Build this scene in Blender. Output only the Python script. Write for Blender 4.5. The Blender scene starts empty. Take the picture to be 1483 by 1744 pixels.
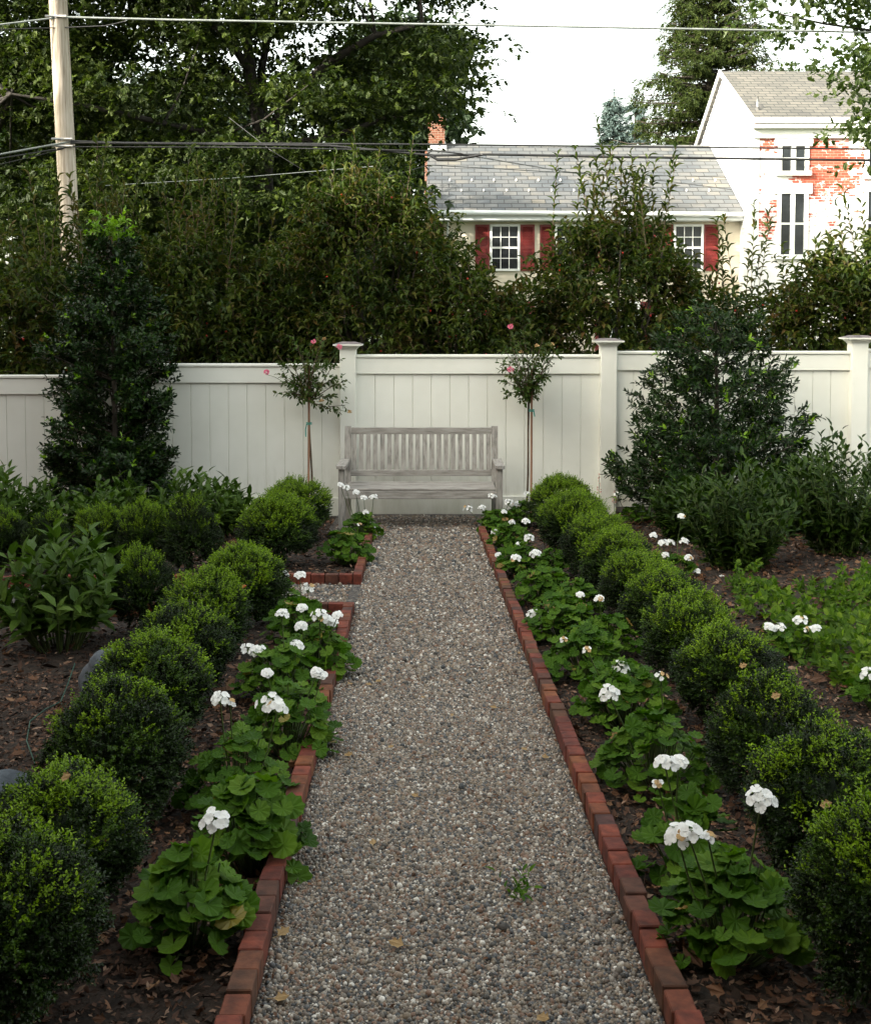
import bpy, math, random
import numpy as np
from mathutils import Vector
random.seed(7)
rng = np.random.default_rng(11)
R = math.radians
scn = bpy.context.scene
col = scn.collection

# ------------------------------------------------------------------ camera, sky, sun, exposure
F = 2000.0; PPY = 647.0; PITCH = R(3.0); CAMZ = 1.45      # focal length and principal row in photograph pixels
cam = bpy.data.cameras.new('camera'); camo = bpy.data.objects.new('camera', cam); col.objects.link(camo)
cam.sensor_fit = 'VERTICAL'; cam.sensor_height = 24.0; cam.lens = F/1744*24.0
cam.shift_y = -(872-PPY)/1744; cam.clip_end = 2000; cam.clip_start = 0.05
camo.location = (0, 0, CAMZ); camo.rotation_euler = (R(90)-PITCH, 0, 0)
scn.camera = camo

SUN_EL, SUN_AZ = R(25), R(238)          # azimuth clockwise from +Y: the sun stands to the left and behind
SD = Vector((math.sin(SUN_AZ)*math.cos(SUN_EL), math.cos(SUN_AZ)*math.cos(SUN_EL), math.sin(SUN_EL)))
w = bpy.data.worlds.new("World"); scn.world = w; w.use_nodes = True
nt = w.node_tree; nt.nodes.clear()
sky = nt.nodes.new('ShaderNodeTexSky'); sky.sky_type = 'NISHITA'; sky.sun_disc = False
sky.sun_elevation = SUN_EL; sky.sun_rotation = SUN_AZ
sky.air_density = 1.0; sky.dust_density = 3.0; sky.ozone_density = 0.6
hs = nt.nodes.new('ShaderNodeHueSaturation'); hs.inputs['Saturation'].default_value = 0.38
wm = nt.nodes.new('ShaderNodeMix'); wm.data_type = 'RGBA'; wm.blend_type = 'MULTIPLY'; wm.inputs[0].default_value = 1
wm.inputs[7].default_value = (1.0, 0.985, 0.85, 1)
bg = nt.nodes.new('ShaderNodeBackground'); bg.inputs['Strength'].default_value = 0.15
wo = nt.nodes.new('ShaderNodeOutputWorld')
nt.links.new(sky.outputs[0], hs.inputs['Color']); nt.links.new(hs.outputs[0], wm.inputs[6])
nt.links.new(wm.outputs[2], bg.inputs[0]); nt.links.new(bg.outputs[0], wo.inputs[0])
sun = bpy.data.lights.new('sun', 'SUN'); sun.energy = 2.6; sun.angle = R(0.5); sun.color = (1.0, 0.93, 0.82)
suno = bpy.data.objects.new('sun', sun); col.objects.link(suno)
suno.rotation_euler = SD.to_track_quat('Z', 'Y').to_euler()
scn.view_settings.view_transform = 'Standard'; scn.view_settings.look = 'None'
scn.view_settings.exposure = 2.27; scn.view_settings.gamma = 1
scn.cycles.max_bounces = 6; scn.cycles.transparent_max_bounces = 8

# ------------------------------------------------------------------ placing
SL = 0.043
def gz(x, y):
    """height of the garden ground"""
    y0 = min(max(y, -3.0), 11.6)
    z = -SL*y0
    k = min(max(y0/11.0, 0), 1)
    z += 0.05*max(0, x-1.3)*k*(1 if x < 5 else 5/x)
    z -= 0.02*max(0, -x-1.3)*k*(1 if x > -5 else -5/x)
    if y > 11.6: z = z + (min(y, 20)-11.6)*0.0
    return z
def ray(px, py):
    x = (px-741.5)/F; y = -(py-PPY)/F
    return np.array([x, math.cos(PITCH)+y*math.sin(PITCH), -math.sin(PITCH)+y*math.cos(PITCH)])
def atY(px, py, Y):
    d = ray(px, py); t = Y/d[1]
    return Vector((d[0]*t, Y, CAMZ+d[2]*t))
def at(px, py, dz=0.0):
    d = ray(px, py); t = 5.0
    for _ in range(60):
        z = gz(d[0]*t, d[1]*t)+dz
        t = 0.5*t + 0.5*(z-CAMZ)/d[2] if d[2] < -1e-4 else 11
    return Vector((d[0]*t, d[1]*t, CAMZ+d[2]*t))
def pathx(y): return 0.09-0.0168*y
HW = 0.455

# ------------------------------------------------------------------ object helpers
def tag(o, label=None, cat=None, group=None, kind=None):
    if label: o['label'] = label
    if cat: o['category'] = cat
    if group: o['group'] = group
    if kind: o['kind'] = kind
    return o
def empty(name, loc=(0,0,0), rz=0):
    o = bpy.data.objects.new(name, None); col.objects.link(o); o.location = loc; o.rotation_euler = (0,0,rz)
    o.empty_display_size = 0.1
    return o
def link(name, me, parent=None, loc=None, rot=None):
    o = bpy.data.objects.new(name, me); col.objects.link(o)
    if parent: o.parent = parent
    if loc is not None: o.location = loc
    if rot is not None: o.rotation_euler = rot
    return o
class MB:
    def __init__(s): s.V = []; s.F = []; s.n = 0
    def add(s, V, faces, mat=0, smooth=False):
        """V (n,3); faces: list of (m,k) int arrays"""
        V = np.asarray(V, float).reshape(-1,3)
        for f in faces:
            f = np.asarray(f, int)
            if f.size: s.F.append((f+s.n, np.broadcast_to(np.asarray(mat, int), (len(f),)).copy(), smooth))
        s.V.append(V); s.n += len(V); return s
    def box(s, a, b, mat=0, bev=0.0):
        x0,y0,z0 = a; x1,y1,z1 = b
        if bev <= 0:
            V = [(x0,y0,z0),(x1,y0,z0),(x1,y1,z0),(x0,y1,z0),(x0,y0,z1),(x1,y0,z1),(x1,y1,z1),(x0,y1,z1)]
            return s.add(V, [[(0,3,2,1),(4,5,6,7),(0,1,5,4),(1,2,6,5),(2,3,7,6),(3,0,4,7)]], mat)
        V = []; 
        for sx in (0,1):
            for sy in (0,1):
                for sz in (0,1):
                    c = [(x0,x1)[sx],(y0,y1)[sy],(z0,z1)[sz]]
                    d = [(1,-1)[sx],(1,-1)[sy],(1,-1)[sz]]
                    for ax in range(3):
                        p = list(c)
                        for o in range(3):
                            if o != ax: p[o] += d[o]*bev
                        V.append(p)
        def id(sx,sy,sz,ax): return ((sx*2+sy)*2+sz)*3+ax
        q = []; t = []
        for ax in range(3):
            o1,o2 = [(1,2),(2,0),(0,1)][ax]
            for sd in (0,1):
                idx = []
                for u,v in ((0,0),(1,0),(1,1),(0,1)):
                    k = [0,0,0]; k[ax] = sd; k[o1] = u; k[o2] = v; idx.append(id(*k, ax))
                q.append(idx if sd else idx[::-1])
        for ax in range(3):
            o1,o2 = [(1,2),(2,0),(0,1)][ax]
            for u in (0,1):
                for v in (0,1):
                    k0 = [0,0,0]; k0[o1] = u; k0[o2] = v; k1 = list(k0); k1[ax] = 1
                    idx = [id(*k0,o1), id(*k1,o1), id(*k1,o2), id(*k0,o2)]
                    q.append(idx if (u != v) else idx[::-1])
        for sx in (0,1):
            for sy in (0,1):
                for sz in (0,1):
                    idx = [id(sx,sy,sz,a_) for a_ in range(3)]
                    t.append(idx if (sx+sy+sz) % 2 else idx[::-1])
        return s.add(V, [q, t], mat)
    def tube(s, pts, rad, n=7, mat=0, cap=True, smooth=True):
        pts = np.asarray([tuple(p) for p in pts], float); m = len(pts)
        rad = np.broadcast_to(np.asarray(rad, float), (m,))
        T = np.gradient(pts, axis=0); T /= np.linalg.norm(T, axis=1)[:,None]+1e-9
        up = np.array([0,0,1.0]) if abs(T[0][2]) < 0.9 else np.array([1.0,0,0])
        a = np.arange(n)*2*math.pi/n; V = []
        for i in range(m):
            U = np.cross(T[i], up); U /= np.linalg.norm(U)+1e-9; W = np.cross(U, T[i])
            V.append(pts[i]+rad[i]*(np.cos(a)[:,None]*U+np.sin(a)[:,None]*W))
        V = np.concatenate(V); q = []
        for i in range(m-1):
            for j in range(n):
                q.append((i*n+j, i*n+(j+1)%n, (i+1)*n+(j+1)%n, (i+1)*n+j))
        s.add(V, [q], mat, smooth)
        if cap:
            s.F.append((np.array([list(range(n))])+s.n-len(V), np.array([mat]), False))
            s.F.append((np.array([list(range(n))[::-1]])+s.n-n, np.array([mat]), False))
        return s
    def leaves(s, P, D, N, L, W, kind='oval', mat=0):
        tv, tf = LEAF[kind]; n = len(P)
        if n == 0: return s
        P = np.asarray(P); D = unit(np.asarray(D)); N = np.asarray(N)
        S = unit(np.cross(D, N)); N = np.cross(S, D)
        L = np.broadcast_to(L, (n,)); W = np.broadcast_to(W, (n,))
        k = len(tv)
        V = (P[:,None,:] + (tv[None,:,0]*L[:,None])[...,None]*D[:,None,:] + (tv[None,:,1]*W[:,None])[...,None]*S[:,None,:]
             + (tv[None,:,2]*L[:,None])[...,None]*N[:,None,:])
        mat = np.broadcast_to(np.asarray(mat, int), (n,))
        base = (np.arange(n)*k)[:,None,None]
        for f in tf:
            f = np.asarray(f)
            FF = (f[None]+base).reshape(-1, f.shape[1])
            s.F.append((FF+s.n, np.repeat(mat, len(f)), kind == 'pebble'))
        s.V.append(V.reshape(-1,3)); s.n += n*k
        return s
    def mesh(s, name, mats):
        me = bpy.data.meshes.new(name)
        V = np.concatenate(s.V); me.vertices.add(len(V)); me.vertices.foreach_set('co', V.astype(np.float32).ravel())
        li = np.concatenate([f.ravel() for f,_,_ in s.F]); tot = np.concatenate([np.full(len(f), f.shape[1]) for f,_,_ in s.F])
        st = np.concatenate([[0], np.cumsum(tot)[:-1]])
        me.loops.add(len(li)); me.loops.foreach_set('vertex_index', li.astype(np.int32))
        me.polygons.add(len(tot)); me.polygons.foreach_set('loop_start', st.astype(np.int32))
        me.polygons.foreach_set('loop_total', tot.astype(np.int32))
        me.polygons.foreach_set('material_index', np.concatenate([m for _,m,_ in s.F]).astype(np.int32))
        me.polygons.foreach_set('use_smooth', np.concatenate([np.full(len(f), sm) for f,_,sm in s.F]))
        for m in (mats if isinstance(mats, (list,tuple)) else [mats]): me.materials.append(m)
        me.update(calc_edges=True); me.validate()
        return me
    def build(s, name, mats, parent=None, loc=None, rot=None): return link(name, s.mesh(name, mats), parent, loc, rot)
def unit(v): return v/(np.linalg.norm(v, axis=-1, keepdims=True)+1e-9)
A = np.array
LEAF = {
 'oval': (A([(0,0,0),(.3,.46,.07),(.72,.36,.03),(1,0,-.1),(.72,-.36,.03),(.3,-.46,.07)]), [[(0,3,2,1),(0,5,4,3)]]),
 'lance': (A([(0,0,0),(.3,.42,.06),(.65,.36,.0),(1,0,-.16),(.65,-.36,.0),(.3,-.42,.06),(.5,0,-.03)]), [[(0,6,2,1),(0,5,4,6)],[(6,3,2),(6,4,3)]]),
 'arch': (A([(0,0,0),(.3,.45,.18),(.65,.38,.12),(1,0,-.28),(.65,-.38,.12),(.3,-.45,.18),(.5,0,.06)]), [[(0,6,2,1),(0,5,4,6)],[(6,3,2),(6,4,3)]]),
 'lobed': (A([(0,0,0),(.2,.24,.05),(.3,.46,.16),(.48,.27,.0),(.66,.36,.10),(.78,.20,0),(1,0,.10),(.80,-.17,0),(.60,-.40,.14),(.5,-.25,0),(.27,-.42,.10),(.22,-.22,.03)]),
           [[(0,6,5,3),(0,9,7,6)],[(0,3,1),(1,3,2),(3,5,4),(0,11,9),(11,10,9),(9,8,7)]]),
 'needle': (A([(0,0,0),(.5,.5,0),(1,0,-.05),(.5,-.5,0)]), [[(0,3,2,1)]]),
 'petal': (A([(0,0,0),(.35,.3,.05),(.8,.5,.1),(1,.15,.02),(1,-.15,.02),(.8,-.5,.1),(.35,-.3,.05)]), [[(0,6,5,4,3,2,1)]]),
}
def _round():
    """scalloped, pleated, cupped round leaf with a notch at the stalk"""
    v = [(.40,0,0)]; m = 18
    for ring, rr0 in ((0,.26),(1,.5)):
        for i in range(m):
            a = math.pi+(i+.5)*2*math.pi/m; k = i % 2
            r = rr0*(1+((.07 if k else -.07) if ring else 0)); z = (.035 if ring == 0 else .085)+(.016 if k else -.022)*(1+ring)
            if i in (0,m-1): r *= .96
            v.append((.40+r*math.cos(a), r*math.sin(a), z+.02*math.sin(3*a)*ring))
    t = [(0, 1+i+1, 1+i) for i in range(m-1)]; q = [(1+i, 2+i, 1+m+i+1, 1+m+i) for i in range(m-1)]
    q = [(a_,b_,c_,d_) for a_,b_,c_,d_ in q]
    return A(v), [t, q]
LEAF['round'] = _round()
_t = (1+5**.5)/2
_iv = A([(-1,_t,0),(1,_t,0),(-1,-_t,0),(1,-_t,0),(0,-1,_t),(0,1,_t),(0,-1,-_t),(0,1,-_t),(_t,0,-1),(_t,0,1),(-_t,0,-1),(-_t,0,1)])/math.hypot(1,_t)
_if = [(0,11,5),(0,5,1),(0,1,7),(0,7,10),(0,10,11),(1,5,9),(5,11,4),(11,10,2),(10,7,6),(7,1,8),(3,9,4),(3,4,2),(3,2,6),(3,6,8),(3,8,9),(4,9,5),(2,4,11),(6,2,10),(8,6,7),(9,8,1)]
LEAF['pebble'] = (_iv*0.5, [_if])
_ov = A([(1,0,0),(-1,0,0),(0,1,0),(0,-1,0),(0,0,1),(0,0,-1)])*.5
LEAF['berry'] = (_iv*0.5, [_if])
def rdir(n, up=None):
    v = unit(rng.normal(size=(n,3)))
    if up is not None: v[:,2] = np.abs(v[:,2])*up[0]+up[1]; v = unit(v)
    return v
def sprigs(mb, B, D, ln, k, L, W, kind='oval', spread=.9, droop=0.0, mat=0, stem=None, stemmat=1, jit=.25, tipmat=None, tipn=0, norm=None, t0=.1, sr=.0015):
    """k leaves along each of the sprigs that start at B and run along D"""
    B = np.asarray(B); D = unit(np.asarray(D)); m = len(B)
    ln = np.broadcast_to(ln, (m,)).astype(float)
    ref = np.where(np.abs(D[:,2:3])<.9, A([[0,0,1.0]]), A([[1.0,0,0]]))
    U = unit(np.cross(D, ref)); Wd = np.cross(U, D)
    t = np.linspace(t0, 1, k)[None,:]+rng.uniform(-.04,.04,(m,k))
    a = (np.arange(k)*2.399)[None,:]+rng.uniform(0,6.28,(m,1))+rng.normal(0,.3,(m,k))
    rad = np.cos(a)[...,None]*U[:,None]+np.sin(a)[...,None]*Wd[:,None]
    sp = spread*(1.15-.6*np.clip(t,0,1))[...,None]
    ld = unit(D[:,None]*1.0+rad*sp*1.4+rng.normal(0,jit,(m,k,3))); ld[...,2] -= droop; ld = unit(ld)
    P = B[:,None]+D[:,None]*(t*ln[:,None])[...,None]
    nn = unit(D[:,None]*.8 - rad*.2*1.0 + A([0,0,.9])+rng.normal(0,.25,(m,k,3))) if norm is None else unit(A(norm)+rng.normal(0,.3,(m,k,3)))
    LL = L*rng.uniform(.7,1.2,(m,k)); WW = W*rng.uniform(.75,1.15,(m,k))
    mt = np.broadcast_to(np.asarray(mat).reshape(-1,1) if np.ndim(mat) else mat, (m,k)).copy()
    if tipmat is not None:
        sel = np.broadcast_to(np.asarray(tipn).reshape(-1,1), (m,1))
        mt = np.where((np.arange(k)[None,:] >= k-sel), tipmat, mt)
    mb.leaves(P.reshape(-1,3), ld.reshape(-1,3), nn.reshape(-1,3), LL.ravel(), WW.ravel(), kind, mt.ravel())
    if stem:
        S2 = B+D*ln[:,None]
        for j, a_ in enumerate((0, 2.1, 4.2)): pass
        V = np.concatenate([B[:,None]+(math.cos(q)*U+math.sin(q)*Wd)[:,None]*sr for q in (0,2.09,4.19)]+[S2[:,None]+(math.cos(q)*U+math.sin(q)*Wd)[:,None]*sr*.5 for q in (0,2.09,4.19)], axis=1).reshape(-1,3)
        base = (np.arange(m)*6)[:,None,None]
        f = (A([(0,1,4,3),(1,2,5,4),(2,0,3,5)])[None]+base).reshape(-1,4)
        mb.add(V, [f], stemmat)

# ------------------------------------------------------------------ materials
M = {}
def newmat(name):
    m = bpy.data.materials.new(name); m.use_nodes = True; nt = m.node_tree; nt.nodes.clear(); M[name] = m
    out = nt.nodes.new('ShaderNodeOutputMaterial'); b = nt.nodes.new('ShaderNodeBsdfPrincipled')
    nt.links.new(b.outputs[0], out.inputs[0])
    return m, nt, b, out
def nd(nt, t, **kw):
    n = nt.nodes.new(t)
    for k, v in kw.items():
        if k in n.inputs: n.inputs[k].default_value = v
        else: setattr(n, k, v)
    return n
def ramp(nt, fac, stops, interp='LINEAR'):
    r = nt.nodes.new('ShaderNodeValToRGB'); cr = r.color_ramp; cr.interpolation = interp
    while len(cr.elements) < len(stops): cr.elements.new(.5)
    for e, (p, c) in zip(cr.elements, stops): e.position = p; e.color = (*c, 1) if len(c) == 3 else c
    nt.links.new(fac, r.inputs[0]); return r
def leafmat(name, cols, rough=.45, trans=.25, tcol=None, spec=.5, nscale=3.0):
    m, nt, b, out = newmat(name)
    g = nt.nodes.new('ShaderNodeNewGeometry')
    oi = nt.nodes.new('ShaderNodeTexCoord')
    nz = nd(nt, 'ShaderNodeTexNoise', Scale=nscale); nt.links.new(oi.outputs['Object'], nz.inputs['Vector'])
    ad = nd(nt, 'ShaderNodeMath', operation='MULTIPLY_ADD'); ad.inputs[1].default_value = .7; 
    sc_ = nd(nt, 'ShaderNodeMath', operation='MULTIPLY_ADD'); sc_.inputs[1].default_value = 0.9; sc_.inputs[2].default_value = -.3
    nt.links.new(nz.outputs[0], sc_.inputs[0])
    nt.links.new(g.outputs['Random Per Island'], ad.inputs[0]); nt.links.new(sc_.outputs[0], ad.inputs[2])
    n = len(cols); r = ramp(nt, ad.outputs[0], [(i/(n-1), c) for i, c in enumerate(cols)])
    nt.links.new(r.outputs[0], b.inputs['Base Color']); b.inputs['Roughness'].default_value = rough
    b.inputs['Specular IOR Level'].default_value = spec
    tr = nt.nodes.new('ShaderNodeBsdfTranslucent'); mx = nt.nodes.new('ShaderNodeMixShader'); mx.inputs[0].default_value = trans
    mm = nt.nodes.new('ShaderNodeMix'); mm.data_type = 'RGBA'; mm.blend_type = 'MULTIPLY'; mm.inputs[0].default_value = 1
    mm.inputs[7].default_value = (*(tcol or (1.6,1.9,.7)), 1)
    nt.links.new(r.outputs[0], mm.inputs[6]); nt.links.new(mm.outputs[2], tr.inputs[0])
    nt.links.new(b.outputs[0], mx.inputs[1]); nt.links.new(tr.outputs[0], mx.inputs[2]); nt.links.new(mx.outputs[0], out.inputs[0])
    return m
def noisemat(name, c1, c2, scale=5, rough=.7, c3=None, stretch=None, bump=0, detail=6, bscale=None, metallic=0, spec=.5, lo=.35, hi=.65):
    m, nt, b, out = newmat(name)
    tc = nt.nodes.new('ShaderNodeTexCoord'); mp = nt.nodes.new('ShaderNodeMapping')
    if stretch: mp.inputs['Scale'].default_value = stretch
    nt.links.new(tc.outputs['Object'], mp.inputs[0])
    nz = nd(nt, 'ShaderNodeTexNoise', Scale=scale, Detail=detail, Roughness=.65); nt.links.new(mp.outputs[0], nz.inputs['Vector'])
    st = [(lo, c1), (hi, c2)] if c3 is None else [(lo, c1), ((lo+hi)/2, c2), (hi, c3)]
    r = ramp(nt, nz.outputs[0], st); nt.links.new(r.outputs[0], b.inputs['Base Color'])
    b.inputs['Roughness'].default_value = rough; b.inputs['Metallic'].default_value = metallic; b.inputs['Specular IOR Level'].default_value = spec
    if bump:
        n2 = nd(nt, 'ShaderNodeTexNoise', Scale=bscale or scale*3, Detail=4); nt.links.new(mp.outputs[0], n2.inputs['Vector'])
        bp = nd(nt, 'ShaderNodeBump', Strength=.6, Distance=bump); nt.links.new(n2.outputs[0], bp.inputs['Height']); nt.links.new(bp.outputs[0], b.inputs['Normal'])
    return m
def islandmat(name, stops, rough=.7, interp='LINEAR', nscale=30, namt=.25, bump=0, spec=.4):
    m, nt, b, out = newmat(name)
    g = nt.nodes.new('ShaderNodeNewGeometry'); r = ramp(nt, g.outputs['Random Per Island'], stops, interp)
    tc = nt.nodes.new('ShaderNodeTexCoord'); nz = nd(nt, 'ShaderNodeTexNoise', Scale=nscale, Detail=6); nt.links.new(tc.outputs['Object'], nz.inputs['Vector'])
    r2 = ramp(nt, nz.outputs[0], [(.3, (1-namt,)*3), (.7, (1+0*namt,)*3)])
    mx = nt.nodes.new('ShaderNodeMix'); mx.data_type = 'RGBA'; mx.blend_type = 'MULTIPLY'; mx.inputs[0].default_value = 1
    nt.links.new(r.outputs[0], mx.inputs[6]); nt.links.new(r2.outputs[0], mx.inputs[7]); nt.links.new(mx.outputs[2], b.inputs['Base Color'])
    b.inputs['Roughness'].default_value = rough; b.inputs['Specular IOR Level'].default_value = spec
    if bump:
        bp = nd(nt, 'ShaderNodeBump', Strength=.7, Distance=bump); nt.links.new(nz.outputs[0], bp.inputs['Height']); nt.links.new(bp.outputs[0], b.inputs['Normal'])
    return m
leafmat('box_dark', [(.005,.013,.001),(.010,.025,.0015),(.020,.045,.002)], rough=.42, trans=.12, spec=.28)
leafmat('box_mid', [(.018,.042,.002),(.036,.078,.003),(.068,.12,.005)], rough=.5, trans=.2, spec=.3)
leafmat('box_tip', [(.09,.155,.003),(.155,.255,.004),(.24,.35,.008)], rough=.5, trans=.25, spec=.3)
leafmat('holly', [(.005,.015,.003),(.012,.032,.005),(.028,.062,.009)], rough=.36, trans=.08, spec=.26)
leafmat('holly_tip', [(.08,.17,.006),(.14,.26,.008),(.20,.33,.012)], rough=.4, trans=.25)
leafmat('crab', [(.009,.019,.003),(.024,.043,.005),(.058,.078,.009),(.080,.044,.014)], spec=.2, nscale=1.1, rough=.55, trans=.22)
leafmat('oak', [(.010,.020,.003),(.023,.038,.005),(.072,.098,.012)], spec=.25, nscale=.55, rough=.6, trans=.22)
leafmat('backtree', [(.010,.022,.008),(.02,.04,.012),(.035,.06,.018)], rough=.6, trans=.15)
leafmat('spruce', [(.012,.022,.004),(.026,.040,.007),(.05,.064,.012)], spec=.15, rough=.7, trans=.2)
leafmat('bluespruce', [(.05,.085,.08),(.08,.12,.115),(.11,.16,.15)], rough=.6, trans=.1)
leafmat('rightoak', [(.018,.034,.007),(.036,.058,.011),(.065,.09,.018)], rough=.5, trans=.35)
leafmat('laurel', [(.009,.024,.003),(.022,.048,.004),(.048,.085,.008)], rough=.45, trans=.15, spec=.2)
leafmat('peony', [(.024,.054,.005),(.048,.092,.010),(.090,.145,.024)], rough=.5, trans=.18, spec=.2)
leafmat('geranium', [(.022,.060,.004),(.048,.110,.007),(.105,.180,.016)], rough=.6, trans=.25, spec=.15)
leafmat('geranium_old', [(.16,.15,.02),(.22,.16,.03),(.20,.10,.03)], rough=.5, trans=.3)
leafmat('cover', [(.022,.050,.005),(.060,.115,.010),(.145,.215,.020)], rough=.6, trans=.3, spec=.15, nscale=1.2)
leafmat('roseleaf', [(.022,.045,.008),(.042,.078,.013),(.08,.08,.02)], rough=.5, trans=.25, spec=.2)
leafmat('petal_white', [(.80,.80,.80),(.86,.86,.85),(.9,.9,.9)], rough=.6, trans=.3, tcol=(1,1,1))
leafmat('petal_pink', [(.75,.14,.28),(.82,.26,.38),(.86,.40,.48)], rough=.6, trans=.25, tcol=(1,1,1))
leafmat('petal_dry', [(.35,.22,.10),(.5,.33,.15),(.6,.42,.2)], rough=.7, trans=.2, tcol=(1,1,1))
leafmat('astilbe', [(.5,.25,.22),(.62,.35,.3),(.7,.45,.4)], rough=.7, trans=.2, tcol=(1,1,1))
leafmat('drylitter', [(.035,.016,.008),(.075,.032,.014),(.14,.062,.028),(.24,.13,.062)], rough=.8, trans=.1, tcol=(1,1,1))
leafmat('dryleaf', [(.22,.12,.05),(.30,.19,.08),(.38,.27,.12)], rough=.75, trans=.15, tcol=(1,1,1))
leafmat('redleaf', [(.35,.06,.03),(.4,.09,.03),(.45,.14,.04)], rough=.6, trans=.2, tcol=(1,1,1))
noisemat('berry', (.35,.02,.015), (.5,.04,.02), rough=.35)
noisemat('bark', (.03,.024,.018), (.075,.06,.045), scale=9, stretch=(1,1,.25), rough=.9, bump=.02)
noisemat('darkbark', (.012,.010,.008), (.03,.025,.02), scale=9, stretch=(1,1,.25), rough=.9, bump=.01)
noisemat('stem', (.05,.08,.02), (.09,.13,.03), scale=30, rough=.6)
noisemat('twig', (.06,.04,.025), (.12,.08,.05), scale=30, rough=.8)
noisemat('fencewhite', (.77,.765,.70), (.83,.825,.765), scale=1.7, rough=.42, detail=3, bump=.0008, bscale=1.2, spec=.5)
def dirty(name, dirt):
    m = M[name]; nt = m.node_tree; b = [n for n in nt.nodes if n.type == 'BSDF_PRINCIPLED'][0]; src = b.inputs['Base Color'].links[0].from_socket
    tc = nt.nodes.new('ShaderNodeTexCoord'); sx = nt.nodes.new('ShaderNodeSeparateXYZ'); nt.links.new(tc.outputs['Object'], sx.inputs[0])
    n1 = nd(nt, 'ShaderNodeTexNoise', Scale=4.5, Detail=8, Roughness=.75); mp = nt.nodes.new('ShaderNodeMapping'); mp.inputs['Scale'].default_value = (1.6,1.6,.35)
    nt.links.new(tc.outputs['Object'], mp.inputs[0]); nt.links.new(mp.outputs[0], n1.inputs['Vector'])
    mm = nd(nt, 'ShaderNodeMath', operation='MULTIPLY_ADD'); mm.inputs[1].default_value = -.55; nt.links.new(sx.outputs['Z'], mm.inputs[0]); nt.links.new(n1.outputs[0], mm.inputs[2])
    r = ramp(nt, mm.outputs[0], [(.28,(0,0,0)),(.72,(.6,.6,.6))]); mx = nt.nodes.new('ShaderNodeMix'); mx.data_type = 'RGBA'
    nt.links.new(r.outputs[0], mx.inputs[0]); nt.links.new(src, mx.inputs[6]); mx.inputs[7].default_value = (*dirt,1); nt.links.new(mx.outputs[2], b.inputs['Base Color'])
dirty('fencewhite', (.42,.42,.31))
noisemat('capdark', (.10,.08,.085), (.22,.19,.19), scale=14, rough=.7)
noisemat('teak', (0.173,0.157,0.144), (0.298,0.275,0.252), scale=6, c3=(0.379,0.356,0.333), stretch=(1,8,8), rough=.8, bump=.001, bscale=20)
noisemat('teakv', (0.161,0.150,0.138), (0.287,0.264,0.241), scale=6, c3=(0.379,0.356,0.333), stretch=(8,8,1), rough=.8, bump=.001, bscale=20)
noisemat('polewood', (.26,.21,.16), (.42,.36,.29), scale=7, c3=(.54,.48,.41), stretch=(6,6,.3), rough=.85, bump=.004)
noisemat('wiredark', (.012,.012,.013), (.03,.03,.03), scale=8, rough=.5)
noisemat('wirelight', (.16,.18,.17), (.26,.28,.27), scale=8, rough=.5)
noisemat('stone', (.045,.055,.068), (.10,.115,.135), scale=14, rough=.8, bump=.01)
noisemat('greentie', (.0,.20,.16), (.01,.30,.24), rough=.5)
noisemat('hose', (.005,.05,.032), (.01,.07,.045), rough=.5)
noisemat('stakewood', (.20,.10,.06), (.32,.17,.10), scale=8, stretch=(8,8,1), rough=.8)
noisemat('soil', (.009,.006,.004), (.026,.016,.010), scale=22, rough=.95, c3=(.045,.026,.017), bump=.02, bscale=40)
noisemat('lawn', (.02,.035,.01), (.05,.08,.02), scale=3, rough=.95)
noisemat('asphalt', (.04,.04,.04), (.06,.06,.06), scale=30, rough=.9)
noisemat('trimwhite', (.76,.76,.74), (.83,.83,.81), scale=3, rough=.55)
noisemat('gutterwhite', (.66,.68,.68), (.76,.78,.78), scale=2, rough=.45)
noisemat('shutterred', (.12,.010,.009), (.20,.018,.014), scale=6, rough=.55)
noisemat('paneglass', (.008,.010,.012), (.03,.035,.038), scale=1.5, rough=.12, spec=.3)
noisemat('curtain', (.5,.5,.48), (.62,.62,.6), scale=4, rough=.8)
noisemat('metalgrey', (.3,.3,.3), (.45,.45,.45), rough=.4, metallic=.6)
noisemat('terracotta', (.35,.13,.06), (.5,.21,.1), scale=8, rough=.8)
islandmat('brickedge', [(0,(.16,.036,.020)),(.2,(.21,.045,.023)),(.4,(.125,.027,.018)),(.6,(.23,.072,.024)),(.8,(.07,.026,.022)),(1,(.18,.075,.02))], rough=.85, nscale=28, namt=.62, bump=.005)
islandmat('pebble', [(0,(.17,.145,.12)),(.12,(.075,.068,.062)),(.22,(.24,.19,.14)),(.36,(.31,.27,.23)),(.48,(.06,.065,.07)),(.56,(.22,.135,.095)),(.67,(.12,.12,.125)),(.74,(.50,.45,.39)),(.81,(.28,.21,.155)),(.90,(.72,.68,.62)),(.93,(.14,.11,.09))],
          rough=.6, interp='CONSTANT', nscale=60, namt=.35)
islandmat('chip', [(0,(.012,.007,.004)),(.35,(.036,.019,.011)),(.6,(.085,.040,.024)),(.85,(.15,.075,.046)),(.95,(.30,.19,.13))], rough=.9, nscale=60)
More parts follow.
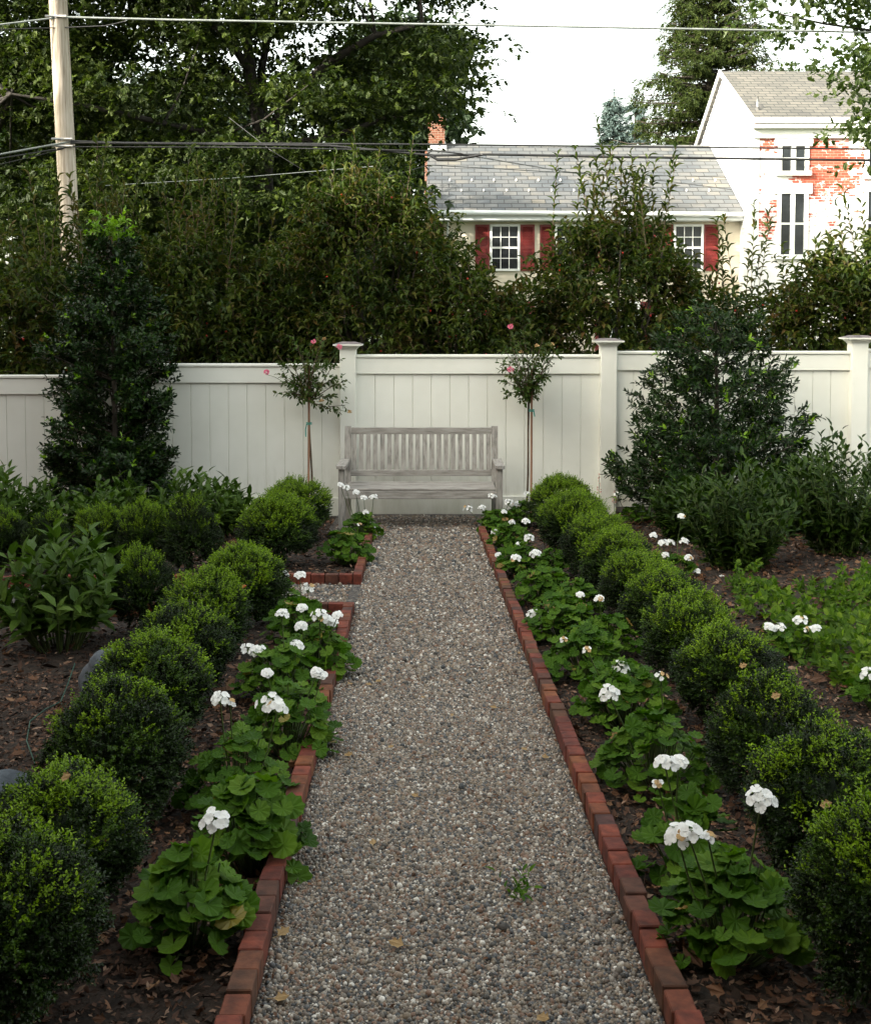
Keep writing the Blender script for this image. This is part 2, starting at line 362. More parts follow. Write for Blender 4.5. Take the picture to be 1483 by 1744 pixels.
def gravelsheet():
    m, nt, b, out = newmat('gravelsheet')
    tc = nt.nodes.new('ShaderNodeTexCoord'); vo = nd(nt, 'ShaderNodeTexVoronoi', Scale=95.0); nt.links.new(tc.outputs['Object'], vo.inputs['Vector'])
    sp = nt.nodes.new('ShaderNodeSeparateColor'); nt.links.new(vo.outputs['Color'], sp.inputs[0])
    r = ramp(nt, sp.outputs[0], [(0,(.04,.035,.03)),(.3,(.08,.065,.055)),(.55,(.12,.10,.09)),(.7,(.03,.03,.032)),(.9,(.22,.2,.18))], 'CONSTANT')
    nt.links.new(r.outputs[0], b.inputs['Base Color']); b.inputs['Roughness'].default_value = .9
    bp = nd(nt, 'ShaderNodeBump', Strength=1, Distance=.006); bp.invert = True
    nt.links.new(vo.outputs['Distance'], bp.inputs['Height']); nt.links.new(bp.outputs[0], b.inputs['Normal'])
gravelsheet()
def brickmat(name, c1, c2, mortar, paint=0, seed=0, sc=1.0, axis='XZ'):
    """brick 0.215 x 0.075; paint: share of flaking white paint"""
    m, nt, b, out = newmat(name)
    tc = nt.nodes.new('ShaderNodeTexCoord'); sx = nt.nodes.new('ShaderNodeSeparateXYZ'); cx = nt.nodes.new('ShaderNodeCombineXYZ')
    nt.links.new(tc.outputs['Object'], sx.inputs[0])
    ad = nd(nt, 'ShaderNodeMath', operation='ADD'); nt.links.new(sx.outputs['X'], ad.inputs[0]); nt.links.new(sx.outputs['Y'], ad.inputs[1])
    nt.links.new(ad.outputs[0], cx.inputs['X']); nt.links.new(sx.outputs['Z'], cx.inputs['Y'])
    br = nd(nt, 'ShaderNodeTexBrick', Scale=1.0); nt.links.new(cx.outputs[0], br.inputs['Vector'])
    br.inputs['Color1'].default_value = (*c1,1); br.inputs['Color2'].default_value = (*c2,1); br.inputs['Mortar'].default_value = (*mortar,1)
    br.inputs['Brick Width'].default_value = .22*sc; br.inputs['Row Height'].default_value = .078*sc; br.inputs['Mortar Size'].default_value = .008*sc
    last = br.outputs['Color']
    if paint:
        nz = nd(nt, 'ShaderNodeTexNoise', Scale=.55, Detail=10, Roughness=.72); mp = nt.nodes.new('ShaderNodeMapping'); mp.inputs['Location'].default_value = (seed,seed*.7,seed*1.3)
        mp.inputs['Scale'].default_value = (1,1,1.3)
        nt.links.new(tc.outputs['Object'], mp.inputs[0]); nt.links.new(mp.outputs[0], nz.inputs['Vector'])
        n2 = nd(nt, 'ShaderNodeTexNoise', Scale=9, Detail=5, Roughness=.8); nt.links.new(tc.outputs['Object'], n2.inputs['Vector'])
        s2 = nd(nt, 'ShaderNodeMath', operation='MULTIPLY_ADD'); s2.inputs[1].default_value = .28; nt.links.new(n2.outputs[0], s2.inputs[0]); nt.links.new(nz.outputs[0], s2.inputs[2])
        zz_ = nd(nt, 'ShaderNodeMath', operation='MULTIPLY_ADD'); zz_.inputs[1].default_value = -.055; zz_.inputs[2].default_value = .25; nt.links.new(sx.outputs['Z'], zz_.inputs[0])
        b2 = nd(nt, 'ShaderNodeTexBrick', Scale=1.0); nt.links.new(cx.outputs[0], b2.inputs['Vector']); b2.inputs['Color1'].default_value = (0,0,0,1); b2.inputs['Color2'].default_value = (1,1,1,1); b2.inputs['Mortar'].default_value = (.9,.9,.9,1)
        b2.inputs['Brick Width'].default_value = .22*sc; b2.inputs['Row Height'].default_value = .078*sc; b2.inputs['Mortar Size'].default_value = .008*sc
        bb_ = nd(nt, 'ShaderNodeMath', operation='MULTIPLY_ADD'); bb_.inputs[1].default_value = .10; nt.links.new(b2.outputs['Color'], bb_.inputs[0]); nt.links.new(zz_.outputs[0], bb_.inputs[2]); zz_ = bb_
        s3 = nd(nt, 'ShaderNodeMath', operation='ADD'); nt.links.new(zz_.outputs[0], s3.inputs[0]); nt.links.new(s2.outputs[0], s3.inputs[1]); s2 = s3
        rr = ramp(nt, s2.outputs[0], [(paint, (0,0,0)), (paint+.03, (1,1,1))])
        mx = nt.nodes.new('ShaderNodeMix'); mx.data_type = 'RGBA'; nt.links.new(rr.outputs[0], mx.inputs[0]); nt.links.new(last, mx.inputs[6]); mx.inputs[7].default_value = (.78,.76,.74,1)
        last = mx.outputs[2]
    nt.links.new(last, b.inputs['Base Color']); b.inputs['Roughness'].default_value = .85
    bp = nd(nt, 'ShaderNodeBump', Strength=.6, Distance=.008); bp.invert = True; nt.links.new(br.outputs['Fac'], bp.inputs['Height']); nt.links.new(bp.outputs[0], b.inputs['Normal'])
    return m
brickmat('brick_old', (.36,.055,.03), (.46,.085,.045), (.42,.20,.15), paint=.625, seed=3.1)
brickmat('brick_painted', (.36,.085,.05), (.46,.13,.07), (.55,.42,.36), paint=.30, seed=3.1)
brickmat('brick_chimney', (.13,.042,.022), (.19,.066,.034), (.22,.16,.12))
brickmat('brick_house', (.25,.09,.06), (.32,.12,.08), (.4,.35,.3))
def slatemat(name, cols, bw, rh, mort):
    m, nt, b, out = newmat(name)
    tc = nt.nodes.new('ShaderNodeTexCoord'); sx = nt.nodes.new('ShaderNodeSeparateXYZ'); cx = nt.nodes.new('ShaderNodeCombineXYZ')
    nt.links.new(tc.outputs['Object'], sx.inputs[0]); nt.links.new(sx.outputs['X'], cx.inputs['X']); nt.links.new(sx.outputs['Z'], cx.inputs['Y'])
    br = nd(nt, 'ShaderNodeTexBrick', Scale=1.0); nt.links.new(cx.outputs[0], br.inputs['Vector'])
    br.inputs['Color1'].default_value = (0,0,0,1); br.inputs['Color2'].default_value = (1,1,1,1); br.inputs['Mortar'].default_value = (.5,.5,.5,1)
    br.inputs['Brick Width'].default_value = bw; br.inputs['Row Height'].default_value = rh; br.inputs['Mortar Size'].default_value = mort; br.inputs['Mortar Smooth'].default_value = 0
    br.offset = .5
    nz = nd(nt, 'ShaderNodeTexNoise', Scale=.9, Detail=3); nt.links.new(tc.outputs['Object'], nz.inputs['Vector'])
    mm = nd(nt, 'ShaderNodeMath', operation='MULTIPLY_ADD'); mm.inputs[1].default_value = .55
    nt.links.new(br.outputs['Color'], mm.inputs[0]); ofs = nd(nt, 'ShaderNodeMath', operation='MULTIPLY_ADD'); ofs.inputs[1].default_value = 1.3; ofs.inputs[2].default_value = -.42
    nt.links.new(nz.outputs[0], ofs.inputs[0]); nt.links.new(ofs.outputs[0], mm.inputs[2])
    r = ramp(nt, mm.outputs[0], [(i/(len(cols)-1), c) for i, c in enumerate(cols)])
    mx = nt.nodes.new('ShaderNodeMix'); mx.data_type = 'RGBA'; nt.links.new(br.outputs['Fac'], mx.inputs[0]); nt.links.new(r.outputs[0], mx.inputs[6]); mx.inputs[7].default_value = (.03,.03,.032,1)
    nt.links.new(mx.outputs[2], b.inputs['Base Color']); b.inputs['Roughness'].default_value = .6
    bp = nd(nt, 'ShaderNodeBump', Strength=1, Distance=.02); bp.invert = True; nt.links.new(br.outputs['Fac'], bp.inputs['Height']); nt.links.new(bp.outputs[0], b.inputs['Normal'])
slatemat('slate', [(.06,.068,.078),(.09,.098,.104),(.12,.122,.12),(.165,.152,.125)], .42, .15, .012)
slatemat('shingle', [(.09,.085,.075),(.125,.118,.10),(.17,.155,.13)], .34, .12, .010)
def sidingmat(name, c1, c2):
    m, nt, b, out = newmat(name)
    tc = nt.nodes.new('ShaderNodeTexCoord'); nz = nd(nt, 'ShaderNodeTexNoise', Scale=1.5, Detail=5); nt.links.new(tc.outputs['Object'], nz.inputs['Vector'])
    r = ramp(nt, nz.outputs[0], [(.3,c1),(.7,c2)]); nt.links.new(r.outputs[0], b.inputs['Base Color']); b.inputs['Roughness'].default_value = .6
sidingmat('siding_cream', (.60,.53,.41), (.68,.61,.49)); sidingmat('siding_white', (.72,.73,.73), (.8,.8,.8))

# ================================================================== THE SETTING
def sheet(name, x0, x1, y0, y1, nx, ny, dz, mat, jit=0, kind='structure', xf=None):
    mb = MB(); V = []
    for j in range(ny+1):
        for i in range(nx+1):
            y = y0+(y1-y0)*j/ny; x = x0+(x1-x0)*i/nx
            if xf: x = xf(x, y)
            V.append((x, y, gz(x,y)+dz+(random.uniform(-jit,jit) if jit else 0)))
    q = [(j*(nx+1)+i, j*(nx+1)+i+1, (j+1)*(nx+1)+i+1, (j+1)*(nx+1)+i) for j in range(ny) for i in range(nx)]
    mb.add(V, [q], 0, True); o = mb.build(name, M[mat]); tag(o, kind=kind); return o
# ground sheet reaching the horizon
g = MB()
xs = [-600,-120,-40,-14,-8]+[x*.5 for x in range(-12,13)]+[8,14,40,120,600]; ys = [-600,-60,-14,-3.001]+[y*.5 for y in range(-5,25)]+[14,20,40,100,300,900]
V = [(x,y,gz(x,y)-.012) for y in ys for x in xs]; nx = len(xs)
g.add(V, [[(j*nx+i, j*nx+i+1, (j+1)*nx+i+1, (j+1)*nx+i) for j in range(len(ys)-1) for i in range(nx-1)]], 0)
tag(g.build('ground', M['lawn']), kind='structure')
tag(sheet('soil', -6.5, 6.8, 0.0, 12.1, 60, 60, .004, 'soil', .006), kind='structure')
YE = 11.47
tag(sheet('path', -HW, HW, -1.5, YE, 4, 60, .016, 'gravelsheet', xf=lambda x,y: pathx(y)+x), kind='structure')
tag(sheet('side_path', -4.2, pathx(7.3)-HW+.001, 6.93, 7.70, 14, 3, .018, 'gravelsheet'), kind='structure')
# widening gravel in front of the fence under the bench
tag(sheet('bench_gravel', -.95, .80, 10.2, YE, 6, 4, .020, 'gravelsheet'), kind='structure')

def pebbles(n, x0, x1, y0, y1, size, rel=True):
    y = rng.uniform(y0,y1,n); x = rng.uniform(x0,x1,n)
    if rel: x = x + (.09-.0168*y)
    s = size*rng.lognormal(0,.28,n)
    z = A([gz(a,b) for a,b in zip(x,y)])+.014+s*rng.uniform(-.05,.45,n)
    D = unit(rng.normal(size=(n,3))*A([1,1,.35])); N = unit(rng.normal(size=(n,3))*.35+A([0,0,1]))
    return A([x,y,z]).T, D, N, s*rng.uniform(.8,1.5,n), s
mb = MB()
for n,x0,x1,y0,y1,sz,rel in ((120000,-HW+.004,HW-.004,1.9,5.2,.0076,1),(44000,-HW+.004,HW-.004,5.2,8.2,.0102,1),(20000,-HW+.004,HW-.004,8.2,11.3,.0145,1),(5500,-2.6,-.55,6.93,7.70,.014,0),(5000,-.9,.75,10.3,11.3,.0165,0)):
    P,D,N,s1,s2 = pebbles(n,x0,x1,y0,y1,sz,rel); S_ = s2
    mb.leaves(P, D, N, s1, s2, 'pebble')
o = mb.build('gravel', M['pebble']); tag(o, 'grey and tan pea gravel covering the garden path', 'gravel', kind='stuff')

# mulch chips and litter
def inbed(x, y):
    px_ = (.09-.0168*y)
    path = np.abs(x-px_) < HW+.05
    side = (y > 6.88) & (y < 7.76) & (x < px_)
    bench = (y > 10.3) & (np.abs(x-px_) < .85)
    return ~(path | side | bench)
def scatter(n, x0, x1, y0, y1):
    x = rng.uniform(x0,x1,n); y = rng.uniform(y0,y1,n); k = inbed(x,y); return x[k], y[k]
mb = MB()
for n, x0,x1,y0,y1,sz in ((75000,-2.2,2.2,1.9,5.5,.012),(72000,-4.8,5.6,5.5,11.3,.018)):
    x,y = scatter(n,x0,x1,y0,y1); m_ = len(x)
    P = A([x,y,A([gz(a,b) for a,b in zip(x,y)])+rng.uniform(.006,.02,m_)]).T
    D = unit(rng.normal(size=(m_,3))*A([1,1,.3])); N = unit(rng.normal(size=(m_,3))*.5+A([0,0,1]))
    s = sz*rng.lognormal(0,.4,m_); mb.leaves(P,D,N,s*1.7,s*.7,'needle')
tag(mb.build('mulch', M['chip']), 'dark bark mulch over the garden beds', 'mulch', kind='stuff')
mb = MB()
for n, x0,x1,y0,y1,sz in ((3800,-1.6,1.6,1.9,5.0,.023),(2600,1.3,4.6,5.0,11.2,.032),(500,-3,-.6,4,11,.035)):
    x,y = scatter(n,x0,x1,y0,y1); m_ = len(x)
    P = A([x,y,A([gz(a,b) for a,b in zip(x,y)])+rng.uniform(.015,.035,m_)]).T
    D = unit(rng.normal(size=(m_,3))*A([1,1,.35])); N = unit(rng.normal(size=(m_,3))*.5+A([0,0,1]))
    s = sz*rng.lognormal(0,.4,m_); mb.leaves(P,D,N,s*1.2,s,'lobed')
# small crumbs of leaf on the gravel
n = 1100; cy_ = rng.uniform(2.2,9.5,60); cx_ = rng.uniform(-.42,.42,60); j_ = rng.integers(0,60,n); y = np.where(rng.uniform(size=n)<.75, cy_[j_]+rng.normal(0,.16,n), rng.uniform(2.2,10.5,n)); x = (.09-.0168*y)+np.clip(np.where(rng.uniform(size=n)<.75, cx_[j_]+rng.normal(0,.06,n), rng.uniform(-.43,.43,n)),-.44,.44)
P = A([x,y,A([gz(a,b) for a,b in zip(x,y)])+.028]).T
mb.leaves(P, unit(rng.normal(size=(n,3))*A([1,1,.4])), unit(rng.normal(size=(n,3))*.5+A([0,0,1])), rng.uniform(.008,.022,n), rng.uniform(.004,.012,n), 'oval')
tag(mb.build('leaf_litter', M['drylitter']), 'scattered small dry brown leaves on the mulch and gravel', 'leaf litter', kind='stuff')

# ------------------------------------------------------------------ brick edging
def brick_run(name, p0, p1, label, first_len=.095, w=.057, side=1, top=.060):
    p0 = Vector(p0); p1 = Vector(p1); d = (p1-p0); L_ = d.length; d.normalize(); s = Vector((-d.y, d.x))*side
    mb = MB(); t = 0
    while t < L_-.02:
        ln = .093+random.uniform(-.003,.003)
        ln = min(ln, L_-t)
        tilt = random.uniform(-.004,.004); off = random.uniform(-.003,.003); rise = random.uniform(-.004,.004)
        b = MB(); b.box((0,0,0),(ln-.004,w,.10),0,.003)
        V = np.concatenate(b.V); c0 = p0+d*t
        out = np.zeros_like(V)
        out[:,0] = c0.x+V[:,0]*d.x+(V[:,1]+off+tilt*V[:,0]/ln)*s.x; out[:,1] = c0.y+V[:,0]*d.y+(V[:,1]+off+tilt*V[:,0]/ln)*s.y
        zz = gz(c0.x+d.x*ln/2, c0.y+d.y*ln/2)
        out[:,2] = zz+.016+top-.10+V[:,2]+rise - SL*(V[:,0]*d.y-ln/2*d.y)
        for f,m_,sm in b.F: mb.F.append((f+mb.n, m_, sm))
        mb.V.append(out); mb.n += len(out); t += ln
    o = mb.build(name, M['brickedge']); tag(o, label, 'brick edging', 'brick edgings of the beds'); return o
brick_run('brick_edging', (pathx(1.6)+HW, 1.6), (pathx(10.2)+HW, 10.2), 'long low red brick edging running along the right side of the gravel path', side=-1)
brick_run('brick_edging', (pathx(1.6)-HW, 1.6), (pathx(6.86)-HW, 6.86), 'low red brick edging along the left side of the gravel path, nearest the viewer', side=1)
brick_run('brick_edging', (pathx(6.8)-HW-.06, 6.80), (-3.6, 6.80), 'short brick edging on the near side of the side path, turning left from the path', side=-1)
brick_run('brick_edging', (pathx(7.76)-HW-.06, 7.77), (-3.6, 7.77), 'brick edging facing the viewer across the front of the far left bed', side=-1)
brick_run('brick_edging', (pathx(7.77)-HW, 7.768), (pathx(10.1)-HW, 10.1), 'brick edging from the corner of the far left bed back to the bench', side=1)

# ------------------------------------------------------------------ fence
FY = 11.50
fence = empty('fence', (0, FY, gz(0,FY))); tag(fence, 'tall off-white board fence with square capped posts behind the bench', 'fence')
FP = Vector((0, FY, gz(0,FY)))
posts_px = [(-300, 618), (147, 600), (592, 583), (1037, 577), (1465, 572), (1905, 566)]
tops_px = [(640+12), 638, 618.5, 604, 599, 594]
PX = [atY(a, b, FY-.09) for a, b in posts_px]
PW = .078
for i, p in enumerate(PX):
    zt = p.z-FP.z; x = p.x; zb = gz(x,FY)-FP.z-.1
    mb = MB(); mb.box((x-PW,-.09,zb),(x+PW,.066,zt-.055),0,.005); po = mb.build('post', M['fencewhite'], fence)
    mb = MB()
    # cove under a flat flange with a low dark top
    prof = [(PW+.002,zt-.075),(PW+.012,zt-.06),(PW+.03,zt-.043),(PW+.05,zt-.034),(PW+.062,zt-.032),(PW+.062,zt-.018)]
    V = []; 
    for (r_, z_) in prof: V += [(x-r_,-.012-r_,z_),(x+r_,-.012-r_,z_),(x+r_,-.012+r_,z_),(x-r_,-.012+r_,z_)]
    q = [(k*4+a, k*4+(a+1)%4, k*4+4+(a+1)%4, k*4+4+a) for k in range(len(prof)-1) for a in range(4)]
    mb.add(V, [q], 0)
    r0 = PW+.062; r1 = PW-.01
    V = [(x-r0,-.012-r0,zt-.018),(x+r0,-.012-r0,zt-.018),(x+r0,-.012+r0,zt-.018),(x-r0,-.012+r0,zt-.018),
         (x-r1,-.012-r1,zt+.004),(x+r1,-.012-r1,zt+.004),(x+r1,-.012+r1,zt+.004),(x-r1,-.012+r1,zt+.004)]
    mb.add(V, [[(a,(a+1)%4,4+(a+1)%4,4+a) for a in range(4)]+[(4,5,6,7)]], 1)
    mb.build('cap', [M['fencewhite'], M['capdark']], po)
for i in range(5):
    x0 = PX[i].x+PW; x1 = PX[i+1].x-PW
    zt = atY(600, tops_px[i+1] if i else 652, FY-.05).z-FP.z
    if i == 4: zt = atY(600, 594, FY-.05).z-FP.z
    if i == 0: zt = atY(600, 639, FY-.05).z-FP.z
    if i == 1: zt = atY(600, 619.5, FY-.05).z-FP.z
    if i == 2: zt = atY(600, 604, FY-.05).z-FP.z
    if i == 3: zt = atY(600, 598, FY-.05).z-FP.z
    zb = min(zt-1.485, gz((x0+x1)/2, FY)-FP.z+.012)
    # boards with V grooves
    nb = round((x1-x0)/.178); prof = []
    for k in range(nb+1):
        xg = x0+(x1-x0)*k/nb
        if k == 0: prof.append((xg, 0)); continue
        if k == nb: prof.append((xg, 0)); continue
        prof += [(xg-.004,0),(xg-.001,.010),(xg+.001,.010),(xg+.004,0)]
    mb = MB(); V = [(a,b,z) for z in (zb+.06,zt-.05) for (a,b) in prof]; n = len(prof)
    mb.add(V, [[(k,k+1,n+k+1,n+k) for k in range(n-1)]], 0)
    V = [(a,.022,z) for z in (zb+.06,zt-.05) for a in (x0,x1)]; mb.add(V, [[(1,0,2,3)]], 0)
    pn = mb.build('panel', M['fencewhite'], fence)
    mb = MB(); mb.box((x0,-.026,zt-.190),(x1,.045,zt-.034),0,.004); mb.box((x0,-.042,zt-.032),(x1,.062,zt),0,.007); mb.build('top_rail', M['fencewhite'], pn)
    mb = MB(); mb.box((x0,-.026,zb),(x1,.045,zb+.185),0,.004); mb.build('bottom_rail', M['fencewhite'], pn)

# ------------------------------------------------------------------ bench
def make_bench():
    y1 = 10.98; y0 = y1-.60; z0 = gz(0,10.7)+.018
    xl = atY(574, 800, y0).x; xr = atY(858, 800, y0).x; cx = (xl+xr)/2; hw = (xr-xl)/2
    b = empty('garden_bench', (cx, y0, z0)); tag(b, 'weathered grey slatted teak bench with armrests against the white fence', 'bench')
    zs = atY(700, 832, y0+.02).z-z0; za = atY(700, 793, y0).z-z0; zb = atY(700, 728, y1).z-z0
    t = .03
    def part(name, boxes, mat='teak', bev=.004, mbs=None):
        mb = MB()
        for a, c in boxes: mb.box(a, c, 0, bev)
        return mb.build(name, M[mat], b)
    for s in (-1,1):
        xo = s*(hw-.04)
        part('leg', [((xo-t,0.0,0),(xo+t,.055,za-.028))], 'teakv')
        # rear leg rakes back above the seat
        mb = MB(); xr_ = s*(hw-.055)
        pts = [(.50,0,.05),(.50,zs,.05),(.585,zb+.012,.045)]
        V = []
        for (yy,zz,d) in pts: V += [(xr_-t,yy,zz),(xr_+t,yy,zz),(xr_+t,yy+d,zz),(xr_-t,yy+d,zz)]
        mb.add(V, [[(k*4+a,k*4+(a+1)%4,k*4+4+(a+1)%4,k*4+4+a) for k in range(2) for a in range(4)]+[(3,2,1,0),(8,9,10,11)]], 0)
        mb.build('leg', M['teakv'], b)
        # armrest, rounded front
        mb = MB(); w_ = .042; n = 6; O = []
        xa = s*(hw-.036)
        for k in range(n+1):
            a = math.pi*k/n; O.append((xa-w_*math.cos(a), .0-.02-.02*math.sin(a)))
        O = [(xa-w_, .52)]+O+[(xa+w_,.52)]
        m_ = len(O); V = [(x_,y_,za-.028) for x_,y_ in O]+[(x_,y_,za) for x_,y_ in O]
        mb.add(V, [[(k,(k+1)%m_,m_+(k+1)%m_,m_+k) for k in range(m_)]], 0); mb.F.append((A([list(range(m_))[::-1]]), A([0]), False)); mb.F.append((A([[m_+k for k in range(m_)]]), A([0]), False))
        mb.build('armrest', M['teakv'] if False else M['teakarm'], b)
        part('side_rail', [((xo-.018,.056,zs-.075),(xo+.018,.498,zs-.022))])
    xi = hw-.07
    mb = MB()
    for k in range(6):
        ya = .012+k*.079; sag = .006*math.sin(k/5*math.pi)
        mb.box((-xi+.0,ya,zs-.021-sag+ (0 if k else 0)),(xi,ya+.07,zs-sag),0,.004)
    mb.build('seat', M['teak'], b)
    part('apron', [((-xi,.004,zs-.092),(xi,.030,zs-.025)), ((-xi,.47,zs-.092),(xi,.495,zs-.025))])
    def yb(z): return .512+.085*(z-zs)/(zb-zs)
    zt0 = zb-.062; zl0 = atY(700,810,y0+.55).z-z0; zl1 = zl0+.058
    part('top_rail', [((-xi+.01,yb(zb)-.012,zt0),(xi-.01,yb(zb)+.022,zb))])
    part('lower_rail', [((-xi+.01,yb(zl1)-.012,zl0),(xi-.01,yb(zl1)+.022,zl1))])
    mb = MB(); n = 20
    for k in range(n):
        xc = -xi+.01+(2*xi-.02)*(k+.5)/n; w_ = .0215
        V = []
        for z_ in (zl1-.003, zt0+.003): V += [(xc-w_,yb(z_),z_),(xc+w_,yb(z_),z_),(xc+w_,yb(z_)+.013,z_),(xc-w_,yb(z_)+.013,z_)]
        mb.add(V, [[(0,1,5,4),(1,2,6,5),(2,3,7,6),(3,0,4,7)]], 0)
    mb.build('back_slats', M['teakv'], b)
noisemat('teakarm', (0.184,0.168,0.155), (0.298,0.275,0.252), scale=6, c3=(0.379,0.356,0.333), stretch=(8,1,8), rough=.8, bump=.001, bscale=20)
make_bench()

# ------------------------------------------------------------------ boxwood balls
def boxwood(seed, tips, toplight_mix, nspr=4800, rx=.232, h=.5):
    global rng
    rng = np.random.default_rng(seed)
    mb = MB()
    # tufts over a rounded form, each tuft a spray of short leafy twigs
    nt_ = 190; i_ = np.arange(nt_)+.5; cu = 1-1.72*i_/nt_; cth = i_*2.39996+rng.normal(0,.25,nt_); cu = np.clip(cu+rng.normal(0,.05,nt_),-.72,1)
    cr_ = rng.normal(0,.045,nt_); ctip = rng.uniform(size=nt_) < tips*np.clip(-.15+cu*1.35,0,1); cm = rng.uniform(size=nt_) < toplight_mix*np.clip(.5+cu,0,1)  # more mid and tip leaves upward: new growth plus painted top light
    j = rng.integers(0,nt_,nspr); cc = np.sqrt(1-cu*cu); cd = A([cc*np.cos(cth), cc*np.sin(cth), cu]).T
    off = rng.normal(0,.095,(nspr,3)); off[-1300:] = rng.normal(0,.3,(1300,3)); dirs = unit(cd[j]+off); u = dirs[:,2]
    dist = np.linalg.norm(off,axis=1)
    th = np.arctan2(dirs[:,1],dirs[:,0]); ph = rng.uniform(0,6.28,6)
    lump = 1+.05*np.sin(3*th+ph[0]+2*u)+.035*np.sin(5*th+ph[1]-3*u)+.04*np.sin(4*u+ph[2])+cr_[j]-.35*np.minimum(dist,.3)
    shell = rng.choice([.80,.90,.96,1.0], nspr, p=[.12,.2,.33,.35])*lump
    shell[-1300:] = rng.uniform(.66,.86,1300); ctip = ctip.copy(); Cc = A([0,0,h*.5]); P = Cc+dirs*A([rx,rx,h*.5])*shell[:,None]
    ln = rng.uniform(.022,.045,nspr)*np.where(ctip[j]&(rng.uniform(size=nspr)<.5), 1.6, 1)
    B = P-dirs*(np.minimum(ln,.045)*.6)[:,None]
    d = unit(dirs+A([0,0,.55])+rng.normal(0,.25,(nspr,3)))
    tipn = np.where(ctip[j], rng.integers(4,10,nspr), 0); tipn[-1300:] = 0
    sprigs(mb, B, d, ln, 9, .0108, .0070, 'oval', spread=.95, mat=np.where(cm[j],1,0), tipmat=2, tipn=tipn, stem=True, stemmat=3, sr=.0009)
    mb.add(_iv*A([rx*.45,rx*.45,h*.22])+Cc, [A(_if)], 0, True)  # solid dark core added to block light through the ball
    mb.tube([(0,0,-.02),(0,0,h*.3)], [.02,.015], 6, 3)
    return mb.mesh('boxwood_ball', [M['box_dark'], M['box_mid'], M['box_tip'], M['darkbark']])
BX_D = [boxwood(31, .45, .3), boxwood(32, .62, .4), boxwood(33, .45, .25)]  # dark, mid and bright balls: own green plus light level put into colour
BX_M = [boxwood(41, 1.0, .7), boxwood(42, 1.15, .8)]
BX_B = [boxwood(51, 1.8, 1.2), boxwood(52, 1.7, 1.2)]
rng = np.random.default_rng(5)
def ball(px, cy, Y, mesh, label, rx=.26, hh=.5, group='boxwood balls lining the path'):
    p = atY(px, cy, Y); z = gz(p.x, Y)
    o = link('boxwood_ball', mesh, None, (p.x, Y, z), (0,0,random.uniform(0,6.28)))
    o.scale = (rx/.222, rx/.222, hh/.480); tag(o, label, 'boxwood', group); return o
def Yc(cy, hh=.5): return F*(CAMZ-hh/2)/(cy-628)
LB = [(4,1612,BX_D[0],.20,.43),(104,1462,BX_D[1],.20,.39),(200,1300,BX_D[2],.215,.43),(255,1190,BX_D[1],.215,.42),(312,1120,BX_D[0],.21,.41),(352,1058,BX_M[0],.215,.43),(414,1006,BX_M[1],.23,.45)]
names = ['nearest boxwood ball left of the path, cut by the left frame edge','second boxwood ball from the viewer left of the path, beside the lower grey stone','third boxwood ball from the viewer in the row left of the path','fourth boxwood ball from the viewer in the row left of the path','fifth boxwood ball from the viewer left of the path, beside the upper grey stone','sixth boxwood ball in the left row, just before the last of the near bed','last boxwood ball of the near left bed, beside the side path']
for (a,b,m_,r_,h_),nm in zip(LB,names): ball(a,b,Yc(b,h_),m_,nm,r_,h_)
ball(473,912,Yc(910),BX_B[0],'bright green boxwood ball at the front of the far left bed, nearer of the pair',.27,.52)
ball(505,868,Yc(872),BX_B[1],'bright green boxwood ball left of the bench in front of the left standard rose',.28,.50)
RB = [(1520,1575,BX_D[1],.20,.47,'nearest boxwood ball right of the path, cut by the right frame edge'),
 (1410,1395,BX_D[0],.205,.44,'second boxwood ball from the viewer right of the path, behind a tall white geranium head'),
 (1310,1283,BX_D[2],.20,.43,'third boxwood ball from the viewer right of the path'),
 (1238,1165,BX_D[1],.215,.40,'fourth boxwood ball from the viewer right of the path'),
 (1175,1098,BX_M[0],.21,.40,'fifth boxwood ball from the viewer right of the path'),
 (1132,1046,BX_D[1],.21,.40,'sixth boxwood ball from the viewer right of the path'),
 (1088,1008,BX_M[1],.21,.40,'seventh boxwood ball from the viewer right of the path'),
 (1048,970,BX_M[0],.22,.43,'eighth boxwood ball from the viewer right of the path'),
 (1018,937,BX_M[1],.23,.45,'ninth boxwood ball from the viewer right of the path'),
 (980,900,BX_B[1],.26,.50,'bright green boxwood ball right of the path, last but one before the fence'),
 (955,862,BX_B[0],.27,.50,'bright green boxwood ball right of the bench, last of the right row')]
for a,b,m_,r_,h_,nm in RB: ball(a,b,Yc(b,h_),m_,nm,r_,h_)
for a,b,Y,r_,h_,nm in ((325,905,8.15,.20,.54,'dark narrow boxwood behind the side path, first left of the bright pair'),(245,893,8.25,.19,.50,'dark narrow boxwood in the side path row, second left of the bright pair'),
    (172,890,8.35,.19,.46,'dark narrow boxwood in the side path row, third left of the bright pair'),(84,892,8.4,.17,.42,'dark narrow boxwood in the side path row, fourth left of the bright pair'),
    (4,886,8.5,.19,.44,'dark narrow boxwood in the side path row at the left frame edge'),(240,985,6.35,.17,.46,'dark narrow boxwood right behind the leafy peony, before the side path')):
    ball(a,b,Y,random.choice(BX_D+[BX_M[0]]),nm,r_,h_,'dark boxwoods along the side path')

